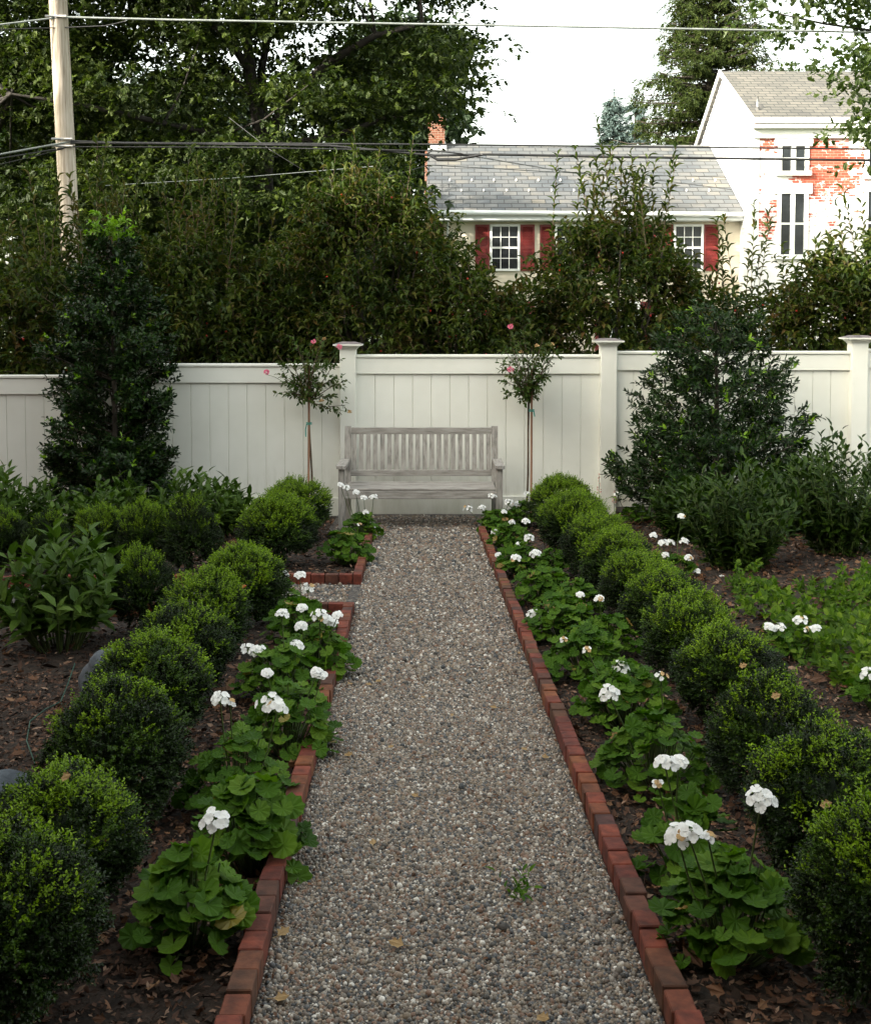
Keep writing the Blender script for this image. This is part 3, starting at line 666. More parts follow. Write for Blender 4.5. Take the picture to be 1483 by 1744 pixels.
# ------------------------------------------------------------------ geraniums
GP = [ # px, ground row, radius, height, leaves, label
 (1248,1640,.175,.20,46,'nearest white geranium right of the path, full round mound with two large heads'),
 (1168,1500,.13,.19,26,'second geranium right of the path, thin, with small half-open white heads'),
 (1118,1345,.17,.20,44,'third geranium right of the path, carrying the lower one of two paired white heads'),
 (1062,1240,.17,.21,50,'fourth geranium right of the path, carrying the upper of two paired white heads'),
 (1000,1160,.17,.19,50,'fifth geranium beside the right bricks, with only a small half-open head'),
 (955,1090,.165,.18,48,'sixth geranium beside the right bricks, one white head leaning to the gravel'),
 (922,1030,.165,.17,46,'seventh geranium beside the right bricks, with two white heads side by side'),
 (888,982,.165,.17,46,'eighth white geranium from the viewer right of the path, with four white heads'),
 (868,940,.17,.16,44,'ninth geranium beside the right bricks, last before the bench'),
 (848,908,.15,.16,40,'white geranium at the right front corner of the bench'),
 (892,898,.16,.17,40,'white geranium between the right bench leg and the bright boxwoods'),
 (1035,1120,.14,.16,30,'geranium behind the sixth right one, against the boxwoods, with one tiny white bud'),
 (985,1050,.14,.16,30,'geranium against the seventh and eighth right boxwood balls, without flowers'),
 (940,985,.14,.15,28,'geranium against the ninth right boxwood ball, farther from the bricks'),
 (1150,985,.12,.10,14,'low geranium with many white heads on the mulch behind the right boxwood row'),
 (1345,1120,.14,.11,16,'low geranium with a few white heads among the ground cover'),
 (1495,1215,.12,.12,14,'low white geranium at the right frame edge among the ground cover'),
 (1082,892,.13,.12,22,'white geranium by the right fence post near the pink plume'),
 (325,1615,.15,.19,34,'nearest geranium left of the path, one white head on a long stem'),
 (425,1490,.155,.22,40,'second geranium left of the path, leaves only, spilling over the bricks'),
 (405,1385,.15,.20,34,'third geranium left of the path, with two large white heads on tall stems'),
 (490,1288,.16,.20,44,'fourth geranium left of the path, with only small white heads'),
 (478,1195,.16,.19,40,'fifth geranium left of the path, with a wide white head'),
 (540,1155,.15,.18,42,'sixth geranium left of the path, with the densest cluster of white heads'),
 (512,1098,.16,.18,44,'seventh geranium left of the path, by the brick corner, two raised white heads'),
 (478,1060,.12,.17,24,'small geranium with one white head between the last near boxwood and the side path'),
 (588,962,.17,.20,50,'leafy geranium in the front corner of the far left bed, almost without flowers'),
 (618,922,.14,.18,34,'white geranium at the left front corner of the bench')]
FL = [ # px, py, size, kind
 (1295,1362,.036,0),(1155,1424,.034,0),(1172,1418,.028,0),(1205,1425,.016,1),(1198,1368,.016,1),(1132,1300,.026,0),(1155,1298,.018,0),(1120,1336,.014,1),(1057,1138,.040,0),(1038,1182,.036,0),(1125,1152,.022,1),
 (908,1047,.034,0),(940,1040,.024,1),(1020,1020,.016,0),(988,1013,.014,0),(878,952,.030,0),(912,943,.034,0),(900,917,.034,0),(848,945,.018,0),(883,928,.022,0),(960,1090,.018,1),(1000,1107,.016,1),
 (797,866,.042,0),(820,865,.036,0),(838,845,.034,0),(866,856,.038,0),(880,858,.036,0),(872,890,.026,0),(895,888,.022,0),(842,906,.026,0),(858,872,.02,0),(897,842,.03,0),
 (1140,925,.040,0),(1128,925,.03,0),(1165,922,.030,0),(1172,950,.026,0),(1185,973,.030,0),(1112,912,.024,0),(1133,945,.024,0),(1230,985,.024,0),(1232,998,.02,0),
 (1327,1070,.034,0),(1310,1068,.022,0),(1362,1058,.034,0),(1387,1071,.022,0),(1375,1073,.02,1),(1480,1148,.036,0),(1090,857,.022,0),(1050,842,.024,0),(1160,880,.02,0),
 (368,1398,.034,0),(460,1198,.042,0),(472,1205,.03,0),(375,1190,.030,0),(392,1198,.016,1),(424,1106,.034,0),(438,1108,.030,0),(455,1147,.014,0),(504,1101,.034,0),(513,1067,.032,0),(480,1046,.024,0),
 (545,1048,.036,0),(556,1055,.026,0),(575,1048,.018,0),(565,1062,.026,0),(540,1145,.018,0),(548,1150,.016,0),(482,979,.030,0),(511,980,.028,0),(525,1003,.034,0),(515,1036,.02,0),
 (633,895,.036,0),(580,826,.026,0),(590,831,.030,0),(606,839,.030,0),(620,848,.032,0),(636,847,.032,0),(623,873,.026,0),(612,893,.014,1)]
plants = []
for (px,gy,r_,h_,n,lab) in GP:
    p = at(px, gy); r_ *= 1.22 if gy < 1450 else 1.08; h_ *= 1.1; plants.append([p, px, gy, r_, h_, n, lab, []])
for fx,fy,s,k in FL:
    best = min(plants, key=lambda q: ((q[1]-fx)/1.0)**2*(1.0) + ((q[2]-(q[4]+.10)*(q[2]-628)/1.45-fy)*1.1)**2 if True else 0)
    best[7].append((fx,fy,s,k))
def flower_head(c, s, k):
    """round head of small five petalled florets"""
    mb = MB(); n = int(rng.integers(8,15)) if k == 0 else 6
    u = 1-2*(np.arange(n)+.5)/n*.72; th = np.arange(n)*2.4+rng.uniform(0,6)
    cc = np.sqrt(1-u*u); d = A([cc*np.cos(th), cc*np.sin(th), u*.8]).T*s*rng.uniform(.55,1.0,(n,1))
    for i in range(n):
        nrm = unit(d[i]+A([0,-.012,.016])); a0 = rng.uniform(0,6.28); ref = unit(np.cross(nrm, A([.3,.8,.5]))); r2 = np.cross(nrm, ref)
        aa = a0+np.arange(5)*1.2566; dd = np.cos(aa)[:,None]*ref+np.sin(aa)[:,None]*r2+nrm*.25
        ps = .0142 if k == 0 else .009
        mb.leaves(np.repeat(d[i][None],5,0), dd, np.repeat(nrm[None],5,0), ps*rng.uniform(.8,1.15,5), ps*.95, 'petal', (0 if rng.uniform() > .03 else 1) if k == 0 else (0 if i%3 else 1))
    m = 8; dd = rdir(m); mb.leaves(dd*s*.45, dd, rdir(m), .012, .005, 'berry', 2)
    mb.add(_iv*s*.28+A([0,0,-s*.2]), [A(_if)], 2, True)
    return mb
for p, px, gy, r_, h_, n, lab, fl in plants:
    root = empty('geranium', (p.x, p.y, gz(p.x,p.y))); tag(root, lab, 'geranium', 'white geraniums beside the path')
    mb = MB()
    n = int(n*(3.1 if gy > 1450 else 4.1))
    u = rng.uniform(-.05,1,n)**.8; th = rng.uniform(0,6.28,n); rr = rng.uniform(.55,1.05,n)
    c = np.sqrt(np.clip(1-np.abs(u)**2,0,1)); P = A([c*np.cos(th)*r_*rr, c*np.sin(th)*r_*rr, .035+u*h_*rng.uniform(.75,1.1,n)]).T
    out = unit(A([np.cos(th),np.sin(th),np.zeros(n)]).T+rng.normal(0,.3,(n,3))*A([1,1,.3]))
    nrm = unit(out*(.15+.75*c)[:,None]+A([0,-.15,1.0])+rng.normal(0,.32,(n,3)))
    dd = unit(out+rng.normal(0,.35,(n,3))-A([0,0,.15]))
    sz = rng.uniform(.046,.084,n)*(.9 if r_<.14 else 1)
    if gy < 1450: sz = sz*.84
    old = np.where(rng.uniform(size=n) < .02, 1, 0)
    mb.leaves(P-dd*sz[:,None]*.42, dd, nrm, sz, sz, 'round', old)
    for i in range(n):
        if i % 2 == 0:
            e = P[i]-dd[i]*sz[i]*.40; b0 = A([e[0]*.25,e[1]*.25,0.0]); mid = (b0+e)/2+A([e[0]*.15,e[1]*.15,.02])
            mb.tube([b0,mid,e], [.003,.0025,.002], 4, 2, cap=False)
    mb.build('foliage', [M['geranium'], M['geranium_old'], M['stem']], root)
    for fx,fy,s,k in fl:
        Y = p.y+random.uniform(-.09,.05); q = atY(fx,fy,Y)-root.location
        f = flower_head(q, s, k).build('flower_head', [M['petal_white'], M['petal_dry'], M['stem']], root, q)
        b0 = Vector((q.x*.35, q.y*.35, min(.08, max(0,q.z*.3)))); e = q-Vector((0,0,s*.3)); mid = (b0+e)/2+Vector((random.uniform(-.015,.015),0,.0))
        MB().tube([b0,mid,e], [.0032,.0028,.0022], 5, 0).build('flower_stem', M['stem'], root)

# ------------------------------------------------------------------ shrubs in the beds
def stemmed(name, px, gy, rad, h, nst, leafmat_, L, W, label, cat, group=None, per=9, up=.9, kind='lance', Y=None, low=False):
    """many stems from one base, whorled leaves along their upper parts"""
    p = at(px, gy) if Y is None else atY(px, gy, Y); z = gz(p.x,p.y)
    root = empty(name, (p.x,p.y,z)); tag(root, label, cat, group)
    fo = MB(); st = MB(); 
    for i in range(nst):
        a = random.uniform(0,6.28); r0 = rad*math.sqrt(random.random()); hh = h*(1-.45*(r0/rad)**2)*random.uniform(.75,1.08)
        e = A([r0*math.cos(a), r0*math.sin(a), hh]); b0 = A([e[0]*.35,e[1]*.35,0]); mid = b0*.4+e*.6; mid[2] = hh*.55; mid[:2] = b0[:2]*.5+e[:2]*.5
        st.tube([b0,mid,e], [.005,.004,.002], 4, 0, cap=False)
        for (q0,q1) in ((mid,e),):
            d = q1-q0; l = np.linalg.norm(d)
            sprigs(fo, [q0+d*.1], [d], l*.95, per, L, W, kind, spread=up, droop=.05, jit=.2, t0=.0)
        if low: sprigs(fo, [b0], [mid-b0], float(np.linalg.norm(mid-b0)), per, L, W, kind, spread=up, droop=.05, jit=.2, t0=.1)
        d = rdir(2, (.5,.6)); sprigs(fo, [b0*.4+mid*.6]*2, d, .08, 4, L, W, kind, spread=up)
    st.build('stems', M['stem'], root); fo.build('foliage', M[leafmat_], root); return root
stemmed('peony', 105, 1105, .36, .60, 60, 'peony', .110, .056, 'large leafy peony with bare lower stems left of the boxwood row', 'peony')
for px,Y,r_,h_,lab in ((60,9.6,.35,.52,'leafy pale green shrub below the tall left holly, left of its trunk'),(190,9.7,.36,.56,'leafy pale green shrub directly in front of the tall left holly'),
                       (325,9.7,.34,.60,'leafy pale green shrub right of the tall left holly'),(385,10.2,.26,.46,'low leafy shrub by the fence, left of the bright boxwoods'),(-20,9.2,.30,.72,'leafy shrub at the left frame edge in front of the fence')):
    stemmed('leafy_shrub', px, 880, r_, h_, 52, 'peony', .10, .048, lab, 'shrub', 'leafy shrubs in front of the left fence', Y=Y)
for px,Y,r_,h_,lab in ((1250,8.25,.40,.74,'dark green laurel in front of the right holly, reaching the mulch'),(1430,8.7,.42,.86,'tall dark green laurel at the right frame edge'),
                       (1165,9.6,.28,.50,'small dark laurel at the left foot of the right holly'),(1330,9.7,.35,.62,'dark laurel between the two larger laurels, behind them')):
    stemmed('laurel', px, 900, r_*1.18, h_, 100, 'laurel', .088, .036, lab, 'laurel', 'laurels in the right bed', Y=Y, per=10, up=.95, low=True)
# small bright sprigs at the edge of the ground cover
for px,gy,h_,lab in ((1258,1012,.14,'small bright green seedling at the left tip of the ground cover'),(1292,1022,.12,'small green seedling just right of the leftmost one'),(1378,1020,.14,'small green seedling on the mulch below the gap between the laurels')):
    stemmed('seedling', px, gy, .07, h_, 7, 'cover', .045, .018, lab, 'seedling', 'seedlings on the mulch', per=6)
stemmed('weed', 872, 1535, .028, .018, 5, 'geranium', .032, .013, 'small green weed sprouting in the middle of the gravel', 'weed', per=3)
# ground cover
mb = MB(); pts = []
poly = [(1240,1000),(1290,985),(1350,1040),(1483,985),(1560,1010),(1700,1300),(1430,1180),(1330,1120),(1255,1060)]
def inpoly(x,y):
    c = False; n = len(poly)
    for i in range(n):
        (x1,y1),(x2,y2) = poly[i], poly[(i+1)%n]
        if (y1>y) != (y2>y) and x < (x2-x1)*(y-y1)/(y2-y1)+x1: c = not c
    return c
while len(pts) < 800:
    x,y = random.uniform(1220,1700), random.uniform(975,1300)
    if inpoly(x,y): pts.append(at(x,y))
P = A([tuple(p) for p in pts])+rng.uniform(0,.13,(len(pts),1))**1.0*A([0,0,1])
sprigs(mb, P, rdir(len(P),(.6,.5)), .035, 6, .046, .031, 'oval', spread=1.1, jit=.3, norm=(0,-.2,1))
tag(mb.build('ground_cover', M['cover']), 'low bright green leafy ground cover on the right bed', 'ground cover', kind='stuff')

# ------------------------------------------------------------------ hollies
def holly(px, Y, htop, prof, n, label, L, W, tipfrac, seed, tipz=None):
    global rng
    rng = np.random.default_rng(seed)
    p = atY(px, 850, Y); z = gz(p.x, Y)
    root = empty('holly', (p.x,Y,z)); tag(root, label, 'holly')
    H = atY(px, htop, Y).z-z
    zt = rng.uniform(0.02,1,n*3); rr = np.interp(zt, [a for a,_ in prof], [b for _,b in prof])
    keep = rng.uniform(size=n*3) < rr/max(b for _,b in prof); zt = zt[keep][:n]; rr = rr[keep][:n]; n = len(zt)
    nbr = 90; bz_ = np.linspace(.03,.97,nbr)+rng.normal(0,.01,nbr); bt = np.arange(nbr)*2.39996+rng.normal(0,.2,nbr)
    br_ = np.interp(bz_, [a for a,_ in prof], [b for _,b in prof])*rng.uniform(.72,1.12,nbr)
    k = rng.choice(nbr, n, p=br_**1.5/np.sum(br_**1.5)); q = np.sqrt(rng.uniform(.05,1.0,n))
    th = bt[k]+rng.normal(0,.17,n)/(.35+q); r = br_[k]*q
    P = A([r*np.cos(th), r*np.sin(th), np.clip(bz_[k]*H+r*.22-.06+rng.normal(0,.05,n),.02,H)]).T; zt = P[:,2]/H
    d = unit(A([np.cos(th),np.sin(th),np.full(n,.5)]).T+rng.normal(0,.35,(n,3)))
    mb = MB(); ln = rng.uniform(.07,.16,n)
    tipn = np.where(rng.uniform(size=n) < tipfrac, 4, 0)
    if tipz: tipn = np.where((zt > tipz) & (rng.uniform(size=n) < .8), 9, tipn)
    sprigs(mb, P-d*ln[:,None]*.5, d, ln, 9, L, W, 'oval', spread=.9, mat=0, tipmat=1, tipn=tipn, stem=True, stemmat=2, sr=.002)
    mb.build('crown', [M['holly'], M['holly_tip'], M['twig']], root)
    tr = MB(); tr.tube([(0,0,-.05),(.02,0,H*.4),(0,.01,H*.9)], [.035,.025,.008], 7, 0)
    for i in range(26):
        zz = H*random.uniform(.08,.85); a = random.uniform(0,6.28); rl = np.interp(zz/H, [a_ for a_,_ in prof], [b for _,b in prof])*.85
        tr.tube([(0,0,zz),(rl*.5*math.cos(a),rl*.5*math.sin(a),zz+rl*.2),(rl*math.cos(a),rl*math.sin(a),zz+rl*.45)], [.010,.007,.003], 5, 0, cap=False)
    tr.build('trunk', M['bark'], root)
holly(195, 10.85, 352, [(0,.30),(.08,.62),(.2,.64),(.33,.50),(.48,.62),(.58,.56),(.70,.38),(.82,.27),(.92,.19),(1,.12)], 4200, 'tall dark narrow holly with a bright green tip in front of the left fence', .050, .028, .05, 71, tipz=.9)
holly(1215, 10.6, 500, [(0,.72),(.1,.92),(.3,.90),(.45,.74),(.6,.66),(.75,.50),(.88,.38),(1,.12)], 2200, 'broad dark glossy holly in front of the right fence', .060, .026, .10, 72)

# ------------------------------------------------------------------ standard roses
def rose(px, Yr, stake_top, tie_y, stake_dx, crown, blooms, dry, label, seed):
    global rng
    rng = np.random.default_rng(seed); random.seed(seed)
    p = atY(px, 860, Yr); z = gz(p.x,Yr); root = empty('standard_rose', (p.x,Yr,z)); tag(root, label, 'rose', 'standard roses flanking the bench')
    def L_(x,y,dy=0): v = atY(x,y,Yr+dy)-root.location; return v
    joint = L_(crown[0], crown[1])
    t = MB(); t.tube([(0,0,-.02),(joint.x*.3+ .01,0,joint.z*.4),(joint.x*.8,0,joint.z*.75),joint], [.011,.010,.009,.011], 7, 0)
    fo = MB()
    for (bx,by) in crown[2]:
        e = L_(bx,by,random.uniform(-.12,.12)); mid = joint*.45+e*.55+Vector((random.uniform(-.03,.03),random.uniform(-.05,.05),.03*(1 if e.z>joint.z else -1)))
        t.tube([joint,mid,e], [.006,.004,.002], 5, 0, cap=False)
        for (q0,q1) in ((joint,mid),(mid,e)):
            q0 = A(q0); q1 = A(q1); k = 3 if q1 is not None else 2
            m = 5; tt = rng.uniform(.1,1,m); B = q0+(q1-q0)*tt[:,None]
            sprigs(fo, B, unit((q1-q0)+rng.normal(0,.9,(m,3))*.1*10*np.linalg.norm(q1-q0)), .075, 5, .046, .028, 'oval', spread=.8, droop=.2, stem=True, stemmat=1)
    t.build('trunk', M['twig'], root); fo.build('foliage', [M['roseleaf'], M['twig']], root)
    st = MB(); s0 = Vector((stake_dx, -.02, -.02)); s1 = L_(*stake_top)+Vector((0,-.02,0)); st.tube([s0,s1], [.011,.010], 8, 0); st.build('stake', M['stakewood'], root)
    tl = L_(px, tie_y); u = (tl.z-s0.z)/(s1.z-s0.z); sx = s0.x+(s1.x-s0.x)*u
    mb = MB(); a = np.linspace(0,6.28,11); 
    for dz in (0,.012): mb.tube([((sx+joint.x*.85*u*0+tl.x*0)/1+.026*math.cos(k), -.012+.022*math.sin(k), tl.z+dz) for k in a], .004, 5, 0, cap=False)
    mb.tube([(sx-.02,-.03,tl.z),(sx-.03,-.035,tl.z-.05),(sx-.028,-.03,tl.z-.12)] if px < 700 else [(sx+.02,-.03,tl.z),(sx+.028,-.035,tl.z-.05)], .005, 5, 0)
    mb.build('tie', M['greentie'], root)
    for (bx,by,s) in blooms:
        c = L_(bx,by,-.05); mb = MB()
        nn = 26; dd = rdir(nn); dd[:,2] = dd[:,2]*.8+.1
        mb.leaves(dd*s*.12, dd+rng.normal(0,.25,(nn,3)), rdir(nn), s*.36, s*.42, 'petal', 0)
        mb.build('bloom', [M['petal_pink']], root, c)
        MB().tube([joint+(c-joint)*.55+Vector((0,0,.02)), joint+(c-joint)*.8+Vector((0,0,.01)), c-Vector((0,0,s*.35))], [.003,.0025,.002], 5, 0).build('bloom_stem', M['stem'], root)
    for (bx,by) in dry:
        c = L_(bx,by,-.03); mb = MB(); d = rdir(10,(1,.1)); mb.leaves(np.zeros((10,3)), d, rdir(10), .028, .02, 'petal', 0); mb.build('faded_bloom', M['petal_dry'], root, c)
        MB().tube([joint+(c-joint)*.6, c], [.0025,.002], 4, 0).build('bloom_stem', M['stem'], root)
rose(531, 11.15, (527,622), 722, -.03, (526,684,[(470,600),(488,610),(505,585),(527,600),(545,600),(560,615),(573,610),(495,650),(482,668),(500,675),(560,676),(585,650),(588,690),(575,640),(515,640),(548,580),(480,640),(515,604),(540,612)]),
     [(454,634,.06),(534,582,.055),(578,591,.062)], [(553,579),(548,684),(596,703)], 'slender standard rose with three pink blooms, tied to a stake left of the bench', 81)
rose(896, 11.15, (905,630), 700, .045, (900,684,[(852,618),(862,600),(868,570),(885,580),(905,590),(925,575),(940,610),(945,600),(862,650),(875,640),(868,668),(880,620),(925,640),(935,625),(915,655),(900,610),(890,560),(870,585),(930,600),(912,625)]),
     [(869,556,.062),(869,630,.075)], [(887,601),(940,588),(914,590)], 'slender standard rose with two pink blooms, tied to a stake right of the bench', 82)
random.seed(9); rng = np.random.default_rng(9)
# pink plume flowers by the right fence post
for px,py,gy,lab in ((1020,806,880,'pink feathery plume flower left of the right bench-side fence post'),(1046,835,885,'smaller pink plume flower at the foot of the fence post')):
    p = at(px, gy); p.y = 10.75; p = Vector((atY(px,py,10.75).x, 10.75, gz(p.x,10.75))); top = atY(px,py,10.75)
    root = empty('plume_flower', p); tag(root, lab, 'flower', 'pink plume flowers')
    h = top.z-p.z; mb = MB(); m = 60; t = rng.uniform(.6,1,m); th = rng.uniform(0,6.28,m); r = .035*(1.05-t)/.45
    mb.leaves(A([r*np.cos(th)*.4,r*np.sin(th)*.4,t*h]).T, A([np.cos(th),np.sin(th),np.full(m,1.)]).T, rdir(m), .03*(1.2-t), .012, 'oval', 0); mb.build('plume', M['astilbe'], root)
    MB().tube([(0,0,0),(0,0,h*.95)], [.003,.002], 5, 0).build('flower_stem', M['stem'], root)

# ------------------------------------------------------------------ stones, hose, fallen leaves
def rock(px, py, Y, sx, sy, sz, label, seed):
    r_ = random.Random(seed); import bmesh
    bm = bmesh.new(); bmesh.ops.create_icosphere(bm, subdivisions=4, radius=1)
    ph = [r_.uniform(0,6) for _ in range(9)]
    for v in bm.verts:
        c = v.co; k = 1+.10*math.sin(2.1*c.x+ph[0])*math.sin(2.7*c.y+ph[1])+.07*math.sin(4*c.z+ph[2]+c.x*3)+.03*math.sin(9*c.x+ph[3])*math.sin(8*c.y+ph[4])
        for nrm in ((.5,-.6,.6),(-.7,-.3,.6),(.2,.5,.8)):
            d_ = c.dot(Vector(nrm).normalized())
            if d_ > .82: k *= .82/d_*.5+.5
        v.co = Vector((c.x*sx*k, c.y*sy*k, c.z*sz*k))
    me = bpy.data.meshes.new('stone'); bm.to_mesh(me); bm.free(); me.materials.append(M['stone'])
    for p_ in me.polygons: p_.use_smooth = True
    p = atY(px,py,Y); o = link('stone', me, None, (p.x,Y,gz(p.x,Y)+sz*.55), (0.1,-.45,.3)); tag(o, label, 'stone', 'grey stones behind the left boxwoods')
rock(196, 1080, 4.85, .13, .12, .19, 'smooth blue-grey stone leaning behind the fifth left boxwood ball', 3)
rock(8, 1262, 3.5, .12, .11, .15, 'rounded blue-grey stone at the left frame edge', 5)
pts = [at(a,b,.03) for a,b in ((128,1130),(116,1165),(104,1195),(78,1208),(52,1228),(46,1262),(60,1300))]
o = MB().tube(pts, .0026, 6, 0).build('drip_hose', M['hose']); tag(o, 'thin green drip hose curving over the dark mulch on the left', 'hose')
leaves = [(674,1608,.042,'pale pink-brown leaf lying in the lower middle of the gravel'),(483,1588,.040,'pale yellow leaf on gravel beside the lower left bricks'),(480,1700,.036,'brown leaf near the bottom left bricks'),
 (594,1286,.040,'green-yellow leaf on the gravel left of its middle'),(628,1166,.030,'first leaf of the small brown cluster left of the path middle'),(645,1160,.032,'right leaf of the small brown cluster left of the path middle'),(596,1165,.036,'wide tan leaf of the cluster against the left bricks'),
 (655,1090,.020,'small orange leaf beside the middle left bricks'),(884,1112,.022,'small tan leaf beside the middle right bricks'),(840,1205,.030,'tan leaf right of the path middle'),(928,1290,.034,'curled tan leaf near the right bricks'),
 (892,1276,.026,'small pale leaf near the right bricks'),(666,1272,.026,'small brown leaf left of the path middle, below the cluster'),(720,1188,.028,'thin tan leaf on the path middle'),(706,1355,.026,'small ochre leaf on the gravel, a little left of centre'),
 (635,1435,.032,'green-brown leaf left of centre, upper part of the lower gravel'),(555,1222,.030,'pinkish leaf against the left bricks below the cluster'),(770,1218,.022,'tiny dark leaf on the path middle'),(925,1735,.036,'orange brown leaf at the bottom edge of the gravel'),
 (700,1060,.024,'small yellowish leaf on the far half of the gravel'),(785,1075,.020,'tiny brown leaf on the far half of the gravel')]
for px,py,s,lab in leaves:
    p = at(px,py,.03); mb = MB(); a = random.uniform(0,6.28)
    mb.leaves(A([[-.5*s*math.cos(a),-.5*s*math.sin(a),.0]]), A([[math.cos(a),math.sin(a),.12]]), A([[random.uniform(-.2,.2),-.25,1]]), s, s*.95, 'lobed', 0)
    b0 = A([-.5*s*math.cos(a),-.5*s*math.sin(a),.0]); mb.tube([b0, b0-A([s*.4*math.cos(a),s*.4*math.sin(a),0])], .0008, 4, 0)
    o = mb.build('fallen_leaf', M['dryleaf'], None, p); tag(o, lab, 'leaf', 'fallen leaves on the gravel')
for px,py,Y,lab,mt in ((411,1000,5.80,'bright orange leaf caught on top of the last left boxwood','redleaf'),(104,1325,2.75,'brown leaf resting on the second left boxwood ball','dryleaf'),(1258,1135,4.15,'tan leaf resting on the fourth right boxwood ball','dryleaf'),(1312,1187,3.35,'pinkish leaf on the third right boxwood ball','dryleaf'),(1395,1372,2.75,'brown leaf on the second right boxwood ball','dryleaf')):
    mb = MB(); mb.leaves(A([[0,0,0]]), A([[.9,-.2,.3]]), A([[.1,-.7,.7]]), .03, .028, 'lobed', 0); p = atY(px,py,Y-.02)
    o = mb.build('fallen_leaf', M[mt], None, p); tag(o, lab, 'leaf', 'leaves caught in the boxwoods')

# ------------------------------------------------------------------ crabapples behind the fence
def crab(px, Y, topy, wid, shoots, n, label, seed, boty=640, fr=40, dens=1.0, cx_off=0):
    global rng
    rng = np.random.default_rng(seed); rd = random.Random(seed)
    p = atY(px, 600, Y); z = gz(p.x, Y); root = empty('crabapple_tree', (p.x,Y,z)); tag(root, label, 'tree', 'crabapple trees behind the fence')
    top = atY(px, topy, Y).z-z; bot = .55
    tr = MB(); tr.tube([(0,0,-.1),(.03,0,.6),(0,0,1.1)], [.08,.07,.06], 8, 0)
    cr = MB(); cz = (top+bot)/2; rz = (top-bot)/2; limbs = []
    for i in range(16):
        a = i*2.4+rd.uniform(-.3,.3); e = A([math.cos(a)*wid*rd.uniform(.3,.75), math.sin(a)*wid*rd.uniform(.3,.7), bot+(top-bot)*rd.uniform(.25,.9)])
        b0 = A([0,0,rd.uniform(.6,1.1)]); mid = b0*.5+e*.5+A([0,0,-.1]); tr.tube([b0,mid,e], [.035,.022,.008], 6, 0, cap=False); limbs += [mid, e, (mid+e)/2]
    tr.build('trunk', M['bark'], root)
    # twig clumps
    nc = int(74*dens); C = []
    while len(C) < nc:
        v = rng.normal(size=3); v /= np.linalg.norm(v); v *= rng.uniform(.35,1)**.45
        C.append([v[0]*wid*.92, v[1]*wid*.8, cz+v[2]*rz*.95])
    C = A(C); m = int(n*.55/(nc*7)); 
    B = (C[:,None]+rng.normal(0,1,(nc,m,3))*A([.145,.145,.115])*(wid/.9)**.5).reshape(-1,3)
    d = unit(unit(B-A([0,0,cz-.5]))*A([1,1,.8])+A([0,0,.5])+rng.normal(0,.5,B.shape))
    sprigs(cr, B, d, rng.uniform(.14,.30,len(B)), 7, .115, .050, 'arch', spread=.9, droop=.25, jit=.3, norm=(0,0,1), stem=True, stemmat=1, sr=.003)
    # upright water shoots
    for i in range(int(shoots[0]*1.5)):
        a = rd.uniform(0,6.28); rr = wid*rd.uniform(0,.75); b0 = A([rr*math.cos(a), rr*math.sin(a)*.8, cz+rz*rd.uniform(.4,.8)])
        l = rd.uniform(.45,1.0)*shoots[1]; dd = A([rd.uniform(-.22,.22),rd.uniform(-.2,.2),1])
        sprigs(cr, [b0], [dd], l, max(9,int(l*26)), .125, .036, 'arch', spread=.8, droop=.05, jit=.15, norm=(0,0,1), stem=True, stemmat=1, sr=.005, t0=0)
    k = rng.integers(0,len(B),fr); cr.leaves(B[k]+rng.normal(0,.08,(fr,3)), rdir(fr), rdir(fr), .028, .028, 'berry', 2)
    cr.build('crown', [M['crab'], M['twig'], M['berry']], root)
def crabshoot(root_px, py, Y): pass
crab(20, 14.0, 440, 1.25, (14,1.1), 13000, 'crabapple tree at the left frame edge behind the fence', 101)
crab(150, 13.6, 400, 1.1, (20,1.35), 15000, 'crabapple tree behind the tall left holly and the utility pole foot', 102)
crab(335, 13.9, 420, 1.0, (20,1.5), 17000, 'crabapple tree behind the fence, between holly and left rose, with tall shoots', 103)
crab(480, 14.3, 455, .9, (10,1.0), 15000, 'lower crabapple tree behind the fence, above the left rose', 104)
crab(632, 13.9, 300, 1.0, (28,.95), 22000, 'tall crabapple tree behind the fence, left of the chimney', 105)
crab(775, 13.4, 455, .80, (8,.5), 12000, 'crabapple tree behind the fence under the chimney', 106, fr=60)
crab(900, 14.6, 530, .72, (5,.4), 6000, 'low crabapple tree behind the fence, above the right rose', 107)
crab(1045, 13.9, 375, 1.0, (24,1.5), 18000, 'crabapple tree with very tall shoots in front of the slate roof', 108, fr=50)
crab(1225, 14.5, 500, .75, (8,1.4), 3800, 'thin crabapple tree behind the right holly, with sparse tall shoots', 109)
crab(1390, 13.9, 445, .70, (10,.7), 9000, 'crabapple tree in front of the flaking brick house', 110, fr=60)
crab(1530, 13.5, 400, .85, (14,.9), 15000, 'crabapple tree at the right frame edge behind the fence', 111, fr=60)
random.seed(21); rng = np.random.default_rng(21)

